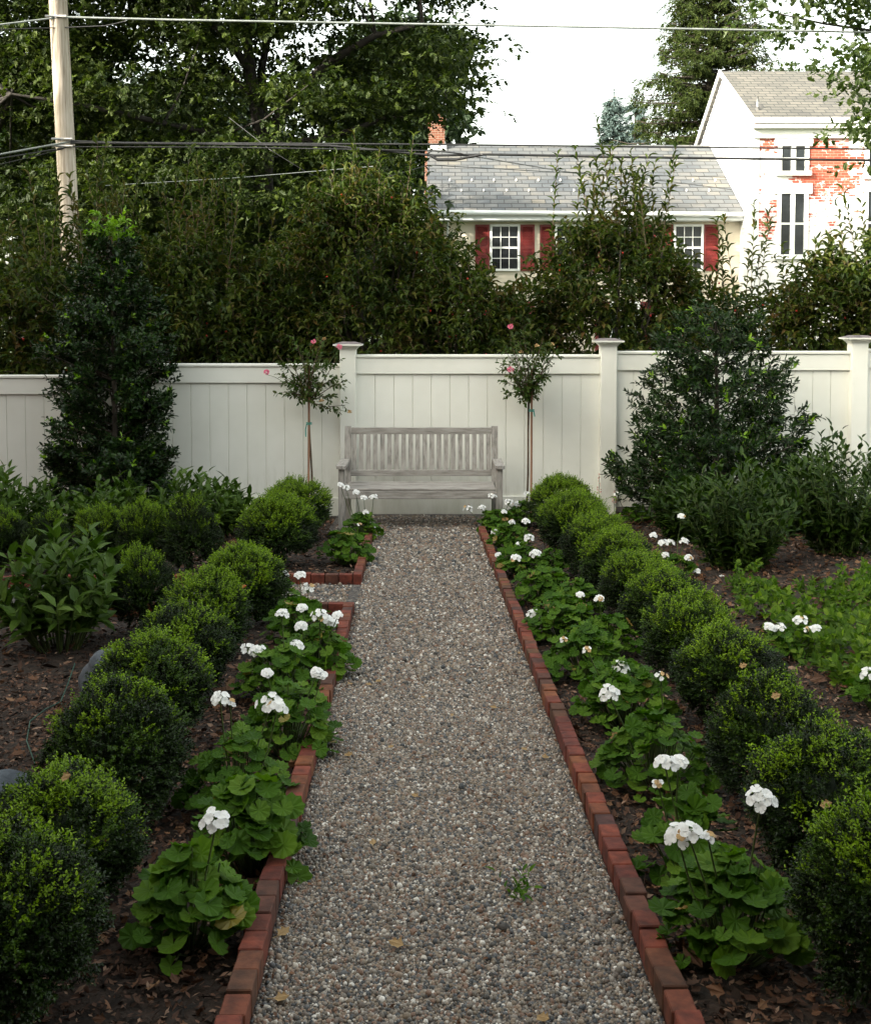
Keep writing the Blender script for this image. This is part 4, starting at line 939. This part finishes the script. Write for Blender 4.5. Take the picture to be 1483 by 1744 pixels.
# ------------------------------------------------------------------ big trees
def broadleaf(name, base, trunk_r, limbs, clumps, leafn, L, W, mat, label, kind='lobed', bark='darkbark', csize=(.75,.75,.38), seed=1, cat='tree', norm=(0,-.1,1), trans=None):
    """limbs: list of polylines in world points with radii; clumps: (n,3) world points"""
    global rng
    rng = np.random.default_rng(seed)
    root = empty(name, base); tag(root, label, cat); B = A(base)
    t = MB()
    for pts, r0, r1 in limbs: 
        m = len(pts); t.tube([A(p)-B for p in pts], np.linspace(r0,r1,m)*(.72 if name == 'oak_tree' else 1), 9, 0, cap=False)
    C = A(clumps)-B; nc = len(C)
    # a twig to each clump from the nearest limb point
    LP = A([A(p)-B for pts,_,_ in limbs for p in pts])
    for c in C[::4]:
        j = np.argmin(np.linalg.norm(LP-c-A([0,0,-.6]), axis=1)); mid = (LP[j]+c)/2+A([0,0,-.15]); t.tube([LP[j],mid,c], A([.03,.02,.010])*(.5 if trunk_r < .25 else 1), 5, 0, cap=False)
    t.build('trunk', M[bark], root)
    m = leafn//5
    BB = (C[:,None]+rng.normal(0,1,(nc,m,3))*A(csize)*.6).reshape(-1,3)
    d = unit(rng.normal(0,1,BB.shape)*A([1,1,.35])+A([0,0,-.05]))
    cr = MB(); sprigs(cr, BB, d, .28, 5, L, W, kind, spread=.9, droop=.35, jit=.4, norm=norm)
    cr.build('crown', M[mat], root)
# oak on the left
OY = 24.0
def w_(px,py,Y): return tuple(atY(px,py,Y))
b0 = atY(455, 600, OY); b0.z = gz(b0.x,OY)
limbs = [([tuple(b0),w_(452,420,OY),w_(447,300,OY),w_(452,235,OY)], .36,.26),
 ([w_(452,240,OY),w_(490,175,OY),w_(560,105,OY-.5),w_(640,60,OY-1),w_(720,40,OY-1)], .20,.05),
 ([w_(449,245,OY),w_(432,170,OY),w_(420,60,OY),w_(405,-80,OY),w_(400,-250,OY)], .22,.06),
 ([w_(450,240,OY),w_(445,120,OY+.5),w_(470,0,OY+1),w_(520,-150,OY+1)], .15,.04),
 ([w_(425,120,OY),w_(385,60,OY-.5),w_(300,-10,OY-1),w_(180,-60,OY-2)], .13,.03),
 ([w_(446,260,OY),w_(380,230,OY-1),w_(280,210,OY-2),w_(150,180,OY-3),w_(20,160,OY-3)], .13,.03),
 ([w_(449,250,OY),w_(560,235,OY),w_(660,200,OY+.5),w_(760,170,OY+1)], .12,.03),
 ([w_(447,320,OY),w_(350,330,OY-1.5),w_(240,340,OY-2)], .09,.03),
 ([w_(430,160,OY),w_(365,110,OY+1),w_(340,10,OY+1.5)], .10,.03)]
r_ = random.Random(4); cl = []
outline = [(-250,-350),(650,-350),(775,-60),(790,20),(818,108),(838,130),(785,150),(768,185),(708,215),(672,250),(655,330),(650,400),(560,430),(400,470),(120,480),(-40,380),(-300,300)]
def inp(poly,x,y):
    c = False; n = len(poly)
    for i in range(n):
        (x1,y1),(x2,y2) = poly[i], poly[(i+1)%n]
        if (y1>y) != (y2>y) and x < (x2-x1)*(y-y1)/(y2-y1)+x1: c = not c
    return c
while len(cl) < 470:
    x,y = r_.uniform(-300,860), r_.uniform(-350,480)
    if not inp(outline,x,y): continue
    if x > 590 and y > 0 and r_.random() < .42: continue
    dpt = r_.uniform(-3.2,3.2)*(1 if x < 600 else .5)
    # open the branch fork in the middle to show the limbs
    if 350 < x < 650 and 0 < y < 250 and dpt < 1.2 and r_.random() < .66: continue
    cl.append(w_(x,y,OY+dpt))
broadleaf('oak_tree', tuple(b0), .4, limbs, cl, 350, .15, .115, 'oak', 'great spreading oak with dark forked trunk behind the left crabapples', seed=6, csize=(.85,.85,.26))
# darker trees filling behind the oak
def simpletree(px, Y, topy, widpx, boty, n, leafn, mat, label, seed, L=.22, W=.17, kind='oval', name='broadleaf_tree'):
    r_ = random.Random(seed); b = atY(px,600,Y); b.z = gz(b.x,Y); cl = []
    cy = (topy+boty)/2; ry = (boty-topy)/2
    while len(cl) < n:
        x,y,d_ = r_.uniform(-1,1), r_.uniform(-1,1), r_.uniform(-1,1)
        if x*x+y*y+d_*d_ > 1 or x*x+y*y+d_*d_ < .12: continue
        cl.append(w_(px+x*widpx, cy+y*ry, Y+d_*widpx/F*Y*.7))
    limbs = [([tuple(b), w_(px+5,cy+ry*.5,Y), w_(px-5,cy-ry*.4,Y)], .3,.08)]
    for k in range(6):
        a = r_.uniform(-1,1); limbs.append(([w_(px,cy+ry*.4,Y), w_(px+a*widpx*.4,cy,Y+r_.uniform(-1,1)), w_(px+a*widpx*.7,cy-ry*.5,Y+r_.uniform(-2,2))], .14,.03))
    broadleaf(name, tuple(b), .3, limbs, cl, leafn, L, W, mat, label, kind=kind, seed=seed, csize=(1.0,1.0,.6))
simpletree(520, 31, 270, 150, 600, 130, 260, 'backtree', 'dark broadleaf tree behind the oak, left of the small house', 61)
simpletree(300, 33, 120, 240, 610, 180, 260, 'backtree', 'dark broadleaf tree in the middle behind the oak', 62)
simpletree(40, 34, 60, 190, 400, 110, 240, 'backtree', 'dark broadleaf tree farthest left behind the oak', 63)
simpletree(690, 47, 20, 115, 330, 95, 200, 'backtree', 'dark broadleaf tree rising behind the chimney of the small house', 65, L=.30, W=.22)
# tree entering at the top right
TY = 17.0; bb = atY(1640,600,TY); bb.z = gz(bb.x,TY); r_ = random.Random(14); cl = []
pl = [(1275,-60),(1700,-200),(1800,200),(1560,330),(1478,290),(1455,215),(1470,150),(1420,120),(1375,135),(1345,70),(1290,40)]
while len(cl) < 46:
    x,y = r_.uniform(1270,1800), r_.uniform(-200,320)
    if inp(pl,x,y) : cl.append(w_(x,y,TY+r_.uniform(-1.3,1.3)))
broadleaf('maple_tree', tuple(bb), .2, [([tuple(bb),w_(1630,300,TY),w_(1620,60,TY)],.2,.12),([w_(1625,150,TY),w_(1540,60,TY),w_(1400,40,TY),w_(1310,20,TY)],.03,.008),([w_(1628,220,TY),w_(1540,170,TY),w_(1475,160,TY)],.03,.008)],
    cl, 170, .14, .11, 'rightoak', 'light green leafy branches hanging in at the top right corner', seed=15, csize=(.45,.45,.28))
# tall broadleaf behind the brick house roof
simpletree(1420, 52, 60, 95, 330, 50, 70, 'rightoak', 'pale green tree top behind the roof of the brick house', 64)
# spruces
def spruce(px, Y, topy, boty, widpx, label, mat, seed, n_wh=26, L=.5):
    global rng
    rng = np.random.default_rng(seed)
    b = atY(px,600,Y); b.z = gz(b.x,Y); root = empty('spruce_tree', b); tag(root, label, 'tree')
    H = atY(px,topy,Y).z-b.z; z0 = max(1.0, atY(px,boty,Y).z-b.z-1); R0 = widpx*Y/F
    t = MB(); t.tube([(0,0,0),(0,0,H*.5),(0,0,H)], [.3,.18,.03], 8, 0); cr = MB()
    for i in range(n_wh):
        f = i/(n_wh-1); zz = z0+(H-z0)*f; rl = R0*(1-f)**.8*1.0+.25
        for j in range(11 if f < .8 else 7):
            a = rng.uniform(0,6.28); r1 = rl*rng.uniform(.7,1.12); k = 7
            s = np.linspace(0,1,k); pts = A([r1*s*math.cos(a), r1*s*math.sin(a), zz+r1*(.28*s-.50*s**2+.30*s**4)+rng.normal(0,.1)]).T
            t.tube(pts, np.linspace(.05,.012,k), 4, 0, cap=False)
            m = int(10+r1*9); q = rng.uniform(.15,1,m); P = A([np.interp(q,s,pts[:,c]) for c in range(3)]).T
            side = A([-math.sin(a),math.cos(a),0])*rng.choice([-1,1],m)[:,None]
            d = unit(side*.7+A([math.cos(a),math.sin(a),0])*.6+A([0,0,-.55])+rng.normal(0,.2,(m,3)))
            sprigs(cr, P, d, L*rng.uniform(.5,1.1,m), 9, .16, .05, 'needle', spread=.55, droop=.25, jit=.2)
    sprigs(cr, A([[0,0,H-.5]]), A([[0,0,1.]]), .9, 30, .18, .05, 'needle', spread=.5)
    t.build('trunk', M['bark'], root); cr.build('crown', M[mat], root)
spruce(1203, 47, -130, 330, 180, 'large green spruce standing behind the gable of the brick house', 'spruce', 91, n_wh=42)
spruce(1042, 50, 168, 320, 34, 'small blue spruce top above the slate roof, left of the big spruce', 'bluespruce', 92, n_wh=14, L=.4)
spruce(1078, 53, 182, 300, 30, 'second small blue spruce tip touching the big spruce', 'bluespruce', 93, n_wh=12, L=.4)

# ------------------------------------------------------------------ houses
def clap(mb, x0, x1, z0, z1, y, pitch=.115, mat=0, axis='x', sgn=-1):
    """lapped boards facing -Y (axis x) or -X (axis y)"""
    n = int((z1-z0)/pitch)
    for k in range(n):
        a = z0+k*pitch; b = min(a+pitch, z1)
        if axis == 'x': mb.add([(x0,y-.012,a),(x1,y-.012,a),(x1,y,b),(x0,y,b)], [[(0,1,2,3)]], mat); mb.add([(x0,y,a),(x1,y,a),(x1,y-.012,a),(x0,y-.012,a)], [[(0,1,2,3)]], mat)
        else: mb.add([(y-.012,x0,a),(y-.012,x1,a),(y,x1,b),(y,x0,b)], [[(3,2,1,0)]], mat); mb.add([(y,x0,a),(y,x1,a),(y-.012,x1,a),(y-.012,x0,a)], [[(3,2,1,0)]], mat)
def window(parent, x0, x1, z0, z1, y, shut=None, mull=True, curtain=True, sw=.46):
    """double hung window, frame proud of the wall; y is the wall face"""
    f = MB(); t = .07
    for a,c in (((x0-t,y-.06,z0-t),(x0,y,z1+t)), ((x1,y-.06,z0-t),(x1+t,y,z1+t)), ((x0,y-.06,z1),(x1,y,z1+t)), ((x0,y-.085,z0-t),(x1,y,z0))): f.box(a,c,0,.006)
    zm = (z0+z1)/2; f.box((x0,y-.05,zm-.03),(x1,y-.016,zm+.03),0); 
    if mull:
        xm = (x0+x1)/2
        for q in (x0+(x1-x0)/3, x0+(x1-x0)*2/3): f.box((q-.011,y-.042,z0),(q+.011,y-.018,zm-.03),0); f.box((q-.011,y-.042,zm+.03),(q+.011,y-.018,z1),0)
        for zz in (z0+(zm-z0)/2, zm+(z1-zm)/2): f.box((x0,y-.040,zz-.011),(x1,y-.019,zz+.011),0)
    wf = f.build('window', M['trimwhite'], parent)
    g_ = MB(); g_.box((x0,y-.016,z0),(x1,y-.004,z1),0); g_.build('pane', M['paneglass'], wf)
    if shut:
        for s in shut:
            xa = x0-t-.02-sw if s < 0 else x1+t+.02; m = MB(); xb = xa+sw; za,zb_ = z0-.06,z1+.06
            m.box((xa,y-.05,za),(xa+.05,y-.012,zb_),0); m.box((xb-.05,y-.05,za),(xb,y-.012,zb_),0)
            for zz in (za, (za+zb_)/2-.035, zb_-.07): m.box((xa+.05,y-.048,zz),(xb-.05,y-.012,zz+.07),0)
            nn = 13
            for hb,ht in ((za+.07,(za+zb_)/2-.035),((za+zb_)/2+.035,zb_-.07)):
                for q in range(nn):
                    zz = hb+(ht-hb)*q/nn; d_ = (ht-hb)/nn
                    m.add([(xa+.05,y-.044,zz),(xb-.05,y-.044,zz),(xb-.05,y-.018,zz+d_),(xa+.05,y-.018,zz+d_)], [[(0,1,2,3)]], 0)
            m.build('shutter', M['shutterred'], parent)
HY = 36.0; HX0 = atY(741.5,400,HY).x-.25; HX1 = 9.28; ZG = -.55
ze = atY(1000,362,HY-.45).z; zr = atY(1000,247,40.2).z; RY = 40.2
hs_ = empty('small_house', (0,0,0)); tag(hs_, 'cream clapboard house with grey slate roof and red shutters behind the crabapples', 'house')
m = MB(); clap(m, HX0+.52, HX1, ZG, ze-.10, HY); m.box((HX0+.50,HY,ZG),(HX1,HY+.2,ze),0); MB().box((HX0+.2,44.2,ZG),(HX1,44.4,ze),0).build('wall', M['siding_cream'], hs_); m.build('wall', M['siding_cream'], hs_)
# brick end wall with corner pier
m = MB(); m.box((HX0-.10,HY-.04,ZG),(HX0+.50,HY+.35,ze-.05),0)
V = [(HX0-.10,HY+.35,ZG),(HX0-.10,44.4,ZG),(HX0-.10,44.4,ze-.05),(HX0-.10,RY,zr-.12),(HX0-.10,HY+.35,ze+.12)]
V += [(x+.3,y,z) for x,y,z in V]; m.add(V, [[(4,3,2,1,0),(5,6,7,8,9)],[(a,(a+1)%5,5+(a+1)%5,5+a) for a in range(5)]], 0)
m.build('end_wall', M['brick_chimney'], hs_)
m = MB(); y0 = HY-.42; z0_ = ze+.05; th = .10
def slab(m, x0,x1, ya,za, yb,zb_, th, mat=0):
    V = [(x0,ya,za),(x1,ya,za),(x1,yb,zb_),(x0,yb,zb_),(x0,ya,za-th),(x1,ya,za-th),(x1,yb,zb_-th),(x0,yb,zb_-th)]
    m.add(V, [[(0,1,2,3),(7,6,5,4),(4,5,1,0),(6,7,3,2),(5,6,2,1),(7,4,0,3)]], mat)
slab(m, HX0-.02,HX1, y0,z0_, RY,zr, .08); slab(m, HX0-.02,HX1, RY,zr, 44.8,z0_, .08)
rf = m.build('roof', M['slate'], hs_)
# snow guards
for row,(fz,off) in enumerate(((.42,.35),(.27,.0))):
    x = HX0+.35+off
    while x < HX1-.2:
        yy = y0+(RY-y0)*fz; zz = z0_+(zr-z0_)*fz; m = MB(); m.box((-.014,-.035,0),(.014,.03,.05),0,.004); m.box((-.02,-.05,.005),(.02,-.036,.075),0,.003)
        m.build('snow_guard', M['trimwhite'], rf, (x,yy,zz)); x += .70
m = MB(); m.tube([(HX0-.1,HY-.50,ze+.0),(HX1-.05,HY-.50,ze-.06)], .075, 10, 0); m.box((HX0-.1,HY-.42,ze-.22),(HX1,HY-.39,ze-.035),0); m.box((HX0+.0,HY-.39,ze-.24),(HX1,HY-.013,ze-.20),0); m.build('gutter', M['gutterwhite'], hs_)
m = MB(); m.tube([(HX0+.62,HY-.46,ze-.06),(HX0+.62,HY-.2,ze-.35),(HX0+.62,HY-.06,ze-.5),(HX0+.62,HY-.06,ZG)], .04, 8, 0); m.build('downpipe', M['gutterwhite'], hs_)
z1w = atY(860,386,HY).z; z0w = atY(860,458,HY).z
for a,b,sh in ((838,881,(-1,1)),(948,991,(-1,1)),(1043,1086,(-1,1)),(1150,1193,(-1,1))):
    window(hs_, atY(a,400,HY).x, atY(b,400,HY).x, z0w, z1w, HY-.012, sh, sw=.43)
for a,b in ((838,881),(1043,1086)): window(hs_, atY(a,400,HY).x, atY(b,400,HY).x, .5, 1.9, HY-.012, (-1,1), sw=.43)
# chimney at the ridge
cxa = atY(729,220,RY).x; cxb = atY(757,220,RY).x; ct = atY(741,203,RY).z; m = MB(); m.box((cxa,RY-.35,zr-1.6),(cxb,RY+.4,ct),0); m.box((cxa-.05,RY-.40,ct-.16),(cxb+.05,RY+.45,ct-.03),0)
ch = m.build('chimney', M['brick_chimney'], hs_)
m = MB(); m.tube([((cxa+cxb)/2-.02,RY,ct),((cxa+cxb)/2-.02,RY,ct+.28)], [.15,.12], 12, 0); m.build('chimney_pot', M['terracotta'], ch)
m = MB(); m.box((cxa-.004,RY-.36,zr-.42),(cxb+.06,RY-.351,zr-.02),0); m.box((cxb+.002,RY-.30,zr-.3),(cxb+.03,RY+.3,zr+.08),0); m.build('flashing', M['trimwhite'], ch)

# large brick house on the right
BY = 34.5; BX = 9.28; BX2 = 20.0; BYR = 42.1; BRY = 38.3
bz = atY(1280,205,BY).z; brz = atY(1224,124,BRY).z
bh = empty('brick_house', (0,0,0)); tag(bh, 'tall red brick house with flaking white paint and white clapboard gable on the right', 'house')
# front wall with openings left for windows (piers between)
wins = [(1322,1377,249,290,'s'),(1322,1377,330,432,'t'),(1470,1530,250,296,'s'),(1470,1530,327,432,'t'),(1322,1377,520,620,'t'),(1470,1530,520,620,'t')]
W2 = []
for a,b,c,d,k in wins: W2.append((atY(a+8,300,BY).x, atY(b-8,300,BY).x, atY(1350,d,BY).z, atY(1350,c,BY).z, k))
m = MB(); m.box((BX,BY,ZG),(BX2,BY+.3,bz-.05),0); m.build('front_wall', M['brick_old'], bh)
m = MB(); clap(m, BY, BYR, ZG, bz-.1, BX, axis='y')
n = int((brz-bz)/.115)
for k in range(n):
    a = bz-.1+k*.115; f0 = max(0,(a-bz+.1)/(brz-bz)); ya = BY+(BRY-BY)*f0; yb = BYR+(BRY-BYR)*f0; 
    m.add([(BX-.012,ya,a),(BX-.012,yb,a),(BX,yb,a+.115),(BX,ya,a+.115)], [[(3,2,1,0)]], 0)
V = [(BX+.002,BY,ZG),(BX+.002,BYR,ZG),(BX+.002,BYR,bz-.1),(BX+.002,BRY,brz-.1),(BX+.002,BY,bz-.1)]; V += [(x+.25,y,z) for x,y,z in V]
m.add(V, [[(4,3,2,1,0),(5,6,7,8,9)]], 0); m.build('gable_wall', M['siding_white'], bh)
m = MB(); m.box((BX-.06,BY-.03,ZG),(BX+.14,BY+.1,bz-.3),0); m.build('corner_board', M['trimwhite'], bh)
m = MB(); slab(m, BX-.12,BX2, BY-.32,bz+.02, BRY,brz+.05, .10); slab(m, BX-.12,BX2, BRY,brz+.05, BYR+.3,bz+.02, .10); rf = m.build('roof', M['shingle'], bh)
m = MB(); m.box((BX-.14,BY-.36,bz-.12),(BX2,BY-.31,bz+.03),0); m.box((BX-.10,BY-.31,bz-.26),(BX2,BY-.003,bz-.14),0); m.box((BX-.04,BY-.10,bz-.52),(BX2,BY-.003,bz-.263),0)
slab(m, BX-.16,BX-.121, BY-.36,bz+.04, BRY,brz+.10, .16); slab(m, BX-.16,BX-.121, BRY,brz+.10, BYR+.3,bz+.04, .16); m.build('cornice', M['trimwhite'], bh)
for x0,x1,z0,z1,k in W2:
    fr = MB(); fr.box((x0-.12,BY-.05,z0-.03),(x0-.0,BY-.002,z1+.0),0); fr.box((x1,BY-.05,z0-.03),(x1+.12,BY-.002,z1),0); fr.box((x0-.22,BY-.07,z1),(x1+.22,BY-.002,z1+.30),0); fr.box((x0-.18,BY-.12,z0-.16),(x1+.18,BY-.002,z0-.03),0)
    xm = (x0+x1)/2; fr.box((xm-.07,BY-.04,z0-.03),(xm+.07,BY-.014,z1),0)
    if k == 't': fr.box((x0,BY-.038,(z0+z1)/2-.03),(xm-.07,BY-.014,(z0+z1)/2+.03),0); fr.box((xm+.07,BY-.038,(z0+z1)/2-.03),(x1,BY-.014,(z0+z1)/2+.03),0)
    else: fr.box((x0,BY-.034,(z0+z1)/2-.015),(xm-.07,BY-.014,(z0+z1)/2+.015),0); fr.box((xm+.07,BY-.034,(z0+z1)/2-.015),(x1,BY-.014,(z0+z1)/2+.015),0)
    wf = fr.build('window', M['trimwhite'], bh)
    g_ = MB(); g_.box((x0,BY-.013,z0-.03),(x1,BY-.004,z1),0); g_.build('pane', M['paneglass'], wf)
    if k == 't': c_ = MB(); c_.box((x0+.0,BY-.0125,z0+.9),(x0+.16,BY-.0128,z1),0)
vp = atY(1289,196,BY+.35); m = MB(); m.tube([vp-Vector((0,0,.1)), vp+Vector((0,0,.22))], .07, 8, 0); m.tube([vp+Vector((0,0,.2)), vp+Vector((0,0,.55))], .03, 8, 0); m.build('vent_pipe', M['metalgrey'], rf)

# ------------------------------------------------------------------ utility pole and wires
UY = 16.0; pb = atY(137,600,UY); pb.z = gz(pb.x,UY); pt = atY(88,-220,UY-.1)
up = empty('utility_pole', pb); tag(up, 'weathered grey wooden utility pole leaning left, carrying the wires', 'utility pole')
m = MB(); m.tube([Vector((0,0,-.2)), (pt-pb)*.5, pt-pb], [.135,.125,.115], 16, 0); m.build('pole_shaft', M['polewood'], up)
def onpole(py): 
    u = (atY(110,py,UY).z-pb.z)/(pt.z-pb.z); return pb+(pt-pb)*u
for py in (34,240,252):
    q = onpole(py)-pb; m = MB(); m.tube([q+Vector((-.14,-.13,0)), q+Vector((.14,-.13,0))], .016, 8, 0); m.tube([q+Vector((0,-.14,0)), q+Vector((0,-.09,0))], .022, 8, 0); m.build('bracket', M['metalgrey'], up)
def wire(pts, r, mat, label, group='overhead wires'):
    P_ = [atY(a,b,Y) for a,b,Y in pts]; Q = []
    for i in range(len(P_)-1):
        for k in range(10):
            t = k/10; Q.append(P_[i].lerp(P_[i+1], t)-Vector((0,0,0)))
    Q.append(P_[-1]); o = MB().tube(Q, r, 6, 0).build('overhead_wire', M[mat]); tag(o, label, 'wire', group)
pf = UY-.14
wire([(-150,55,15.2),(0,42,15.5),(106,29,pf)], .012, 'wirelight', 'upper pale wire running left from the utility pole')
wire([(106,29,pf),(300,34,pf),(830,43,pf+.3),(1483,55,pf+.8),(1650,58,pf+1)], .015, 'wirelight', 'uppermost thick pale wire running right from the utility pole across the sky')
wire([(108,47,pf),(180,44,pf),(215,36,pf)], .008, 'wiredark', 'short slack wire joining the uppermost wire beside the pole')
wire([(-150,62,15.2),(0,50,15.5),(108,47,pf)], .007, 'wiredark', 'thin dark wire just below the upper pale wire, left of the pole')
wire([(121,240,pf),(210,243,pf),(740,246,pf+.3),(1483,254,pf+.8),(1650,256,pf+1)], .013, 'wiredark', 'upper dark wire of the lower bundle crossing the slate roof ridge')
wire([(121,243,pf),(210,244,pf),(560,248,pf+.2),(740,265,pf+.3),(830,263,pf+.35),(1100,268,pf+.5),(1483,273,pf+.8),(1650,275,pf+1)], .018, 'wiredark', 'thick black cable crossing the slate roof just under the ridge')
wire([(121,250,pf),(400,251,pf),(740,257,pf+.3),(790,262,pf+.3)], .010, 'wiredark', 'lower dark wire of the bundle right of the pole')
wire([(728,262,pf+.28),(745,272,pf+.28),(775,272,pf+.28),(822,263,pf+.28)], .020, 'wiredark', 'short drooping black splice cable beside the chimney')
wire([(-150,290,15.2),(0,263,15.5),(121,241,pf)], .014, 'wirelight', 'pale wire of the lower bundle left of the pole')
wire([(-150,298,15.2),(0,270,15.5),(121,250,pf)], .010, 'wiredark', 'dark wire of the lower bundle left of the pole')
wire([(-100,285,15.2),(0,280,15.5),(60,266,15.7),(121,250,pf)], .006, 'wiredark', 'thin slack wire below the lower bundle, left of the pole')
wire([(180,316,pf),(400,303,pf),(640,283,pf+.3)], .005, 'wirelight', 'thin pale wire slanting up behind the left crabapples')
wire([(800,265,pf+.3),(960,292,pf+6),(1130,308,26),(1300,330,34)], .009, 'wiredark', 'service wire slanting down over the slate roof to the brick house')
wire([(560,330,20),(730,281,22),(1000,296,26),(1250,302,33)], .008, 'wiredark', 'thin wire nearly level across the middle of the slate roof')
wire([(390,200,pf+3),(460,255,pf+2),(520,292,pf+2),(660,360,pf+4)], .006, 'wiredark', 'thin dark guy wire slanting down in front of the oak trunk')

# ------------------------------------------------------------------ unseen house added to shade the garden (left of and behind the viewer)
nh = empty('shade_house', (0,0,0)); tag(nh, 'unseen red brick house with long wing, added left of and behind the viewer to shade the garden', 'house')
MB().box((-8.198,-12,-.6),(9,-4.2,5.2),0).build('wall', M['brick_house'], nh)
MB().box((-15,5.21,-.6),(-8.2,11.2,5.8),0).build('wall', M['brick_house'], nh)  # lower end of the added wing, shaped so sun reaches the crabapple tops
for (xa,xb,ya,yb,zz,hh_) in ((-15,-8.2,-12,5.2,7.8,2.9),(-15,-8.2,5.21,11.2,5.8,2.6)):
    xm = (xa+xb)/2; MB().add([(xa,ya,zz),(xb,ya,zz),(xm,ya,zz+hh_),(xa,yb,zz),(xb,yb,zz),(xm,yb,zz+hh_)], [[(0,1,2),(5,4,3)]], 0).build('gable', M['brick_house'], nh)
m = MB(); m.box((-15,-12,-.6),(-8.2,5.2,7.8),0)
m.build('wall', M['brick_house'], nh)
m = MB()
V = [(-15.4,-12.3,7.65),(-11.6,-12.3,10.85),(-7.8,-12.3,7.65),(-15.4,5.3,7.65),(-11.6,5.3,10.85),(-7.8,5.3,7.65)]
m.add(V, [[(0,1,4,3),(1,2,5,4)]], 0)
V = [(-15.4,5.31,5.65),(-11.6,5.31,8.5),(-7.8,5.31,5.65),(-15.4,11.5,5.65),(-11.6,11.5,8.5),(-7.8,11.5,5.65)]
m.add(V, [[(0,1,4,3),(1,2,5,4)]], 0)
V = [(-7.79,-3.8,5.1),(-7.79,-8.1,8.0),(-7.79,-12.4,5.1),(9.4,-3.8,5.1),(9.4,-8.1,8.0),(9.4,-12.4,5.1)]
m.add(V, [[(0,3,4,1),(1,4,5,2)]], 0); m.build('roof', M['shingle'], nh)
m = MB(); m.box((-6.6,-4.2,2.95),(6.6,.25,3.12),0); m.box((-6.7,.20,2.80),(6.7,.30,3.15),0); m.build('shade_porch_roof', M['trimwhite'], nh)  # porch added above the viewer to cut skylight on the near beds
for x in (-6.4,-2.6,2.6,6.4): m = MB(); m.box((x-.08,.0,-.2),(x+.08,.14,2.94),0,.005); m.build('shade_porch_post', M['trimwhite'], nh)
for x in (-5,-1.6,1.8,5.2):
    for z in (.5,3.2):
        f = MB(); f.box((x-.55,-4.26,z-.08),(x+.55,-4.203,z+1.5),0); wf = f.build('window', M['trimwhite'], nh); g_ = MB(); g_.box((x-.46,-4.27,z),(x+.46,-4.262,z+1.42),0); g_.box((x-.46,-4.262,z),(x+.46,-4.252,z+1.42),0); g_.build('pane', M['paneglass'], wf)
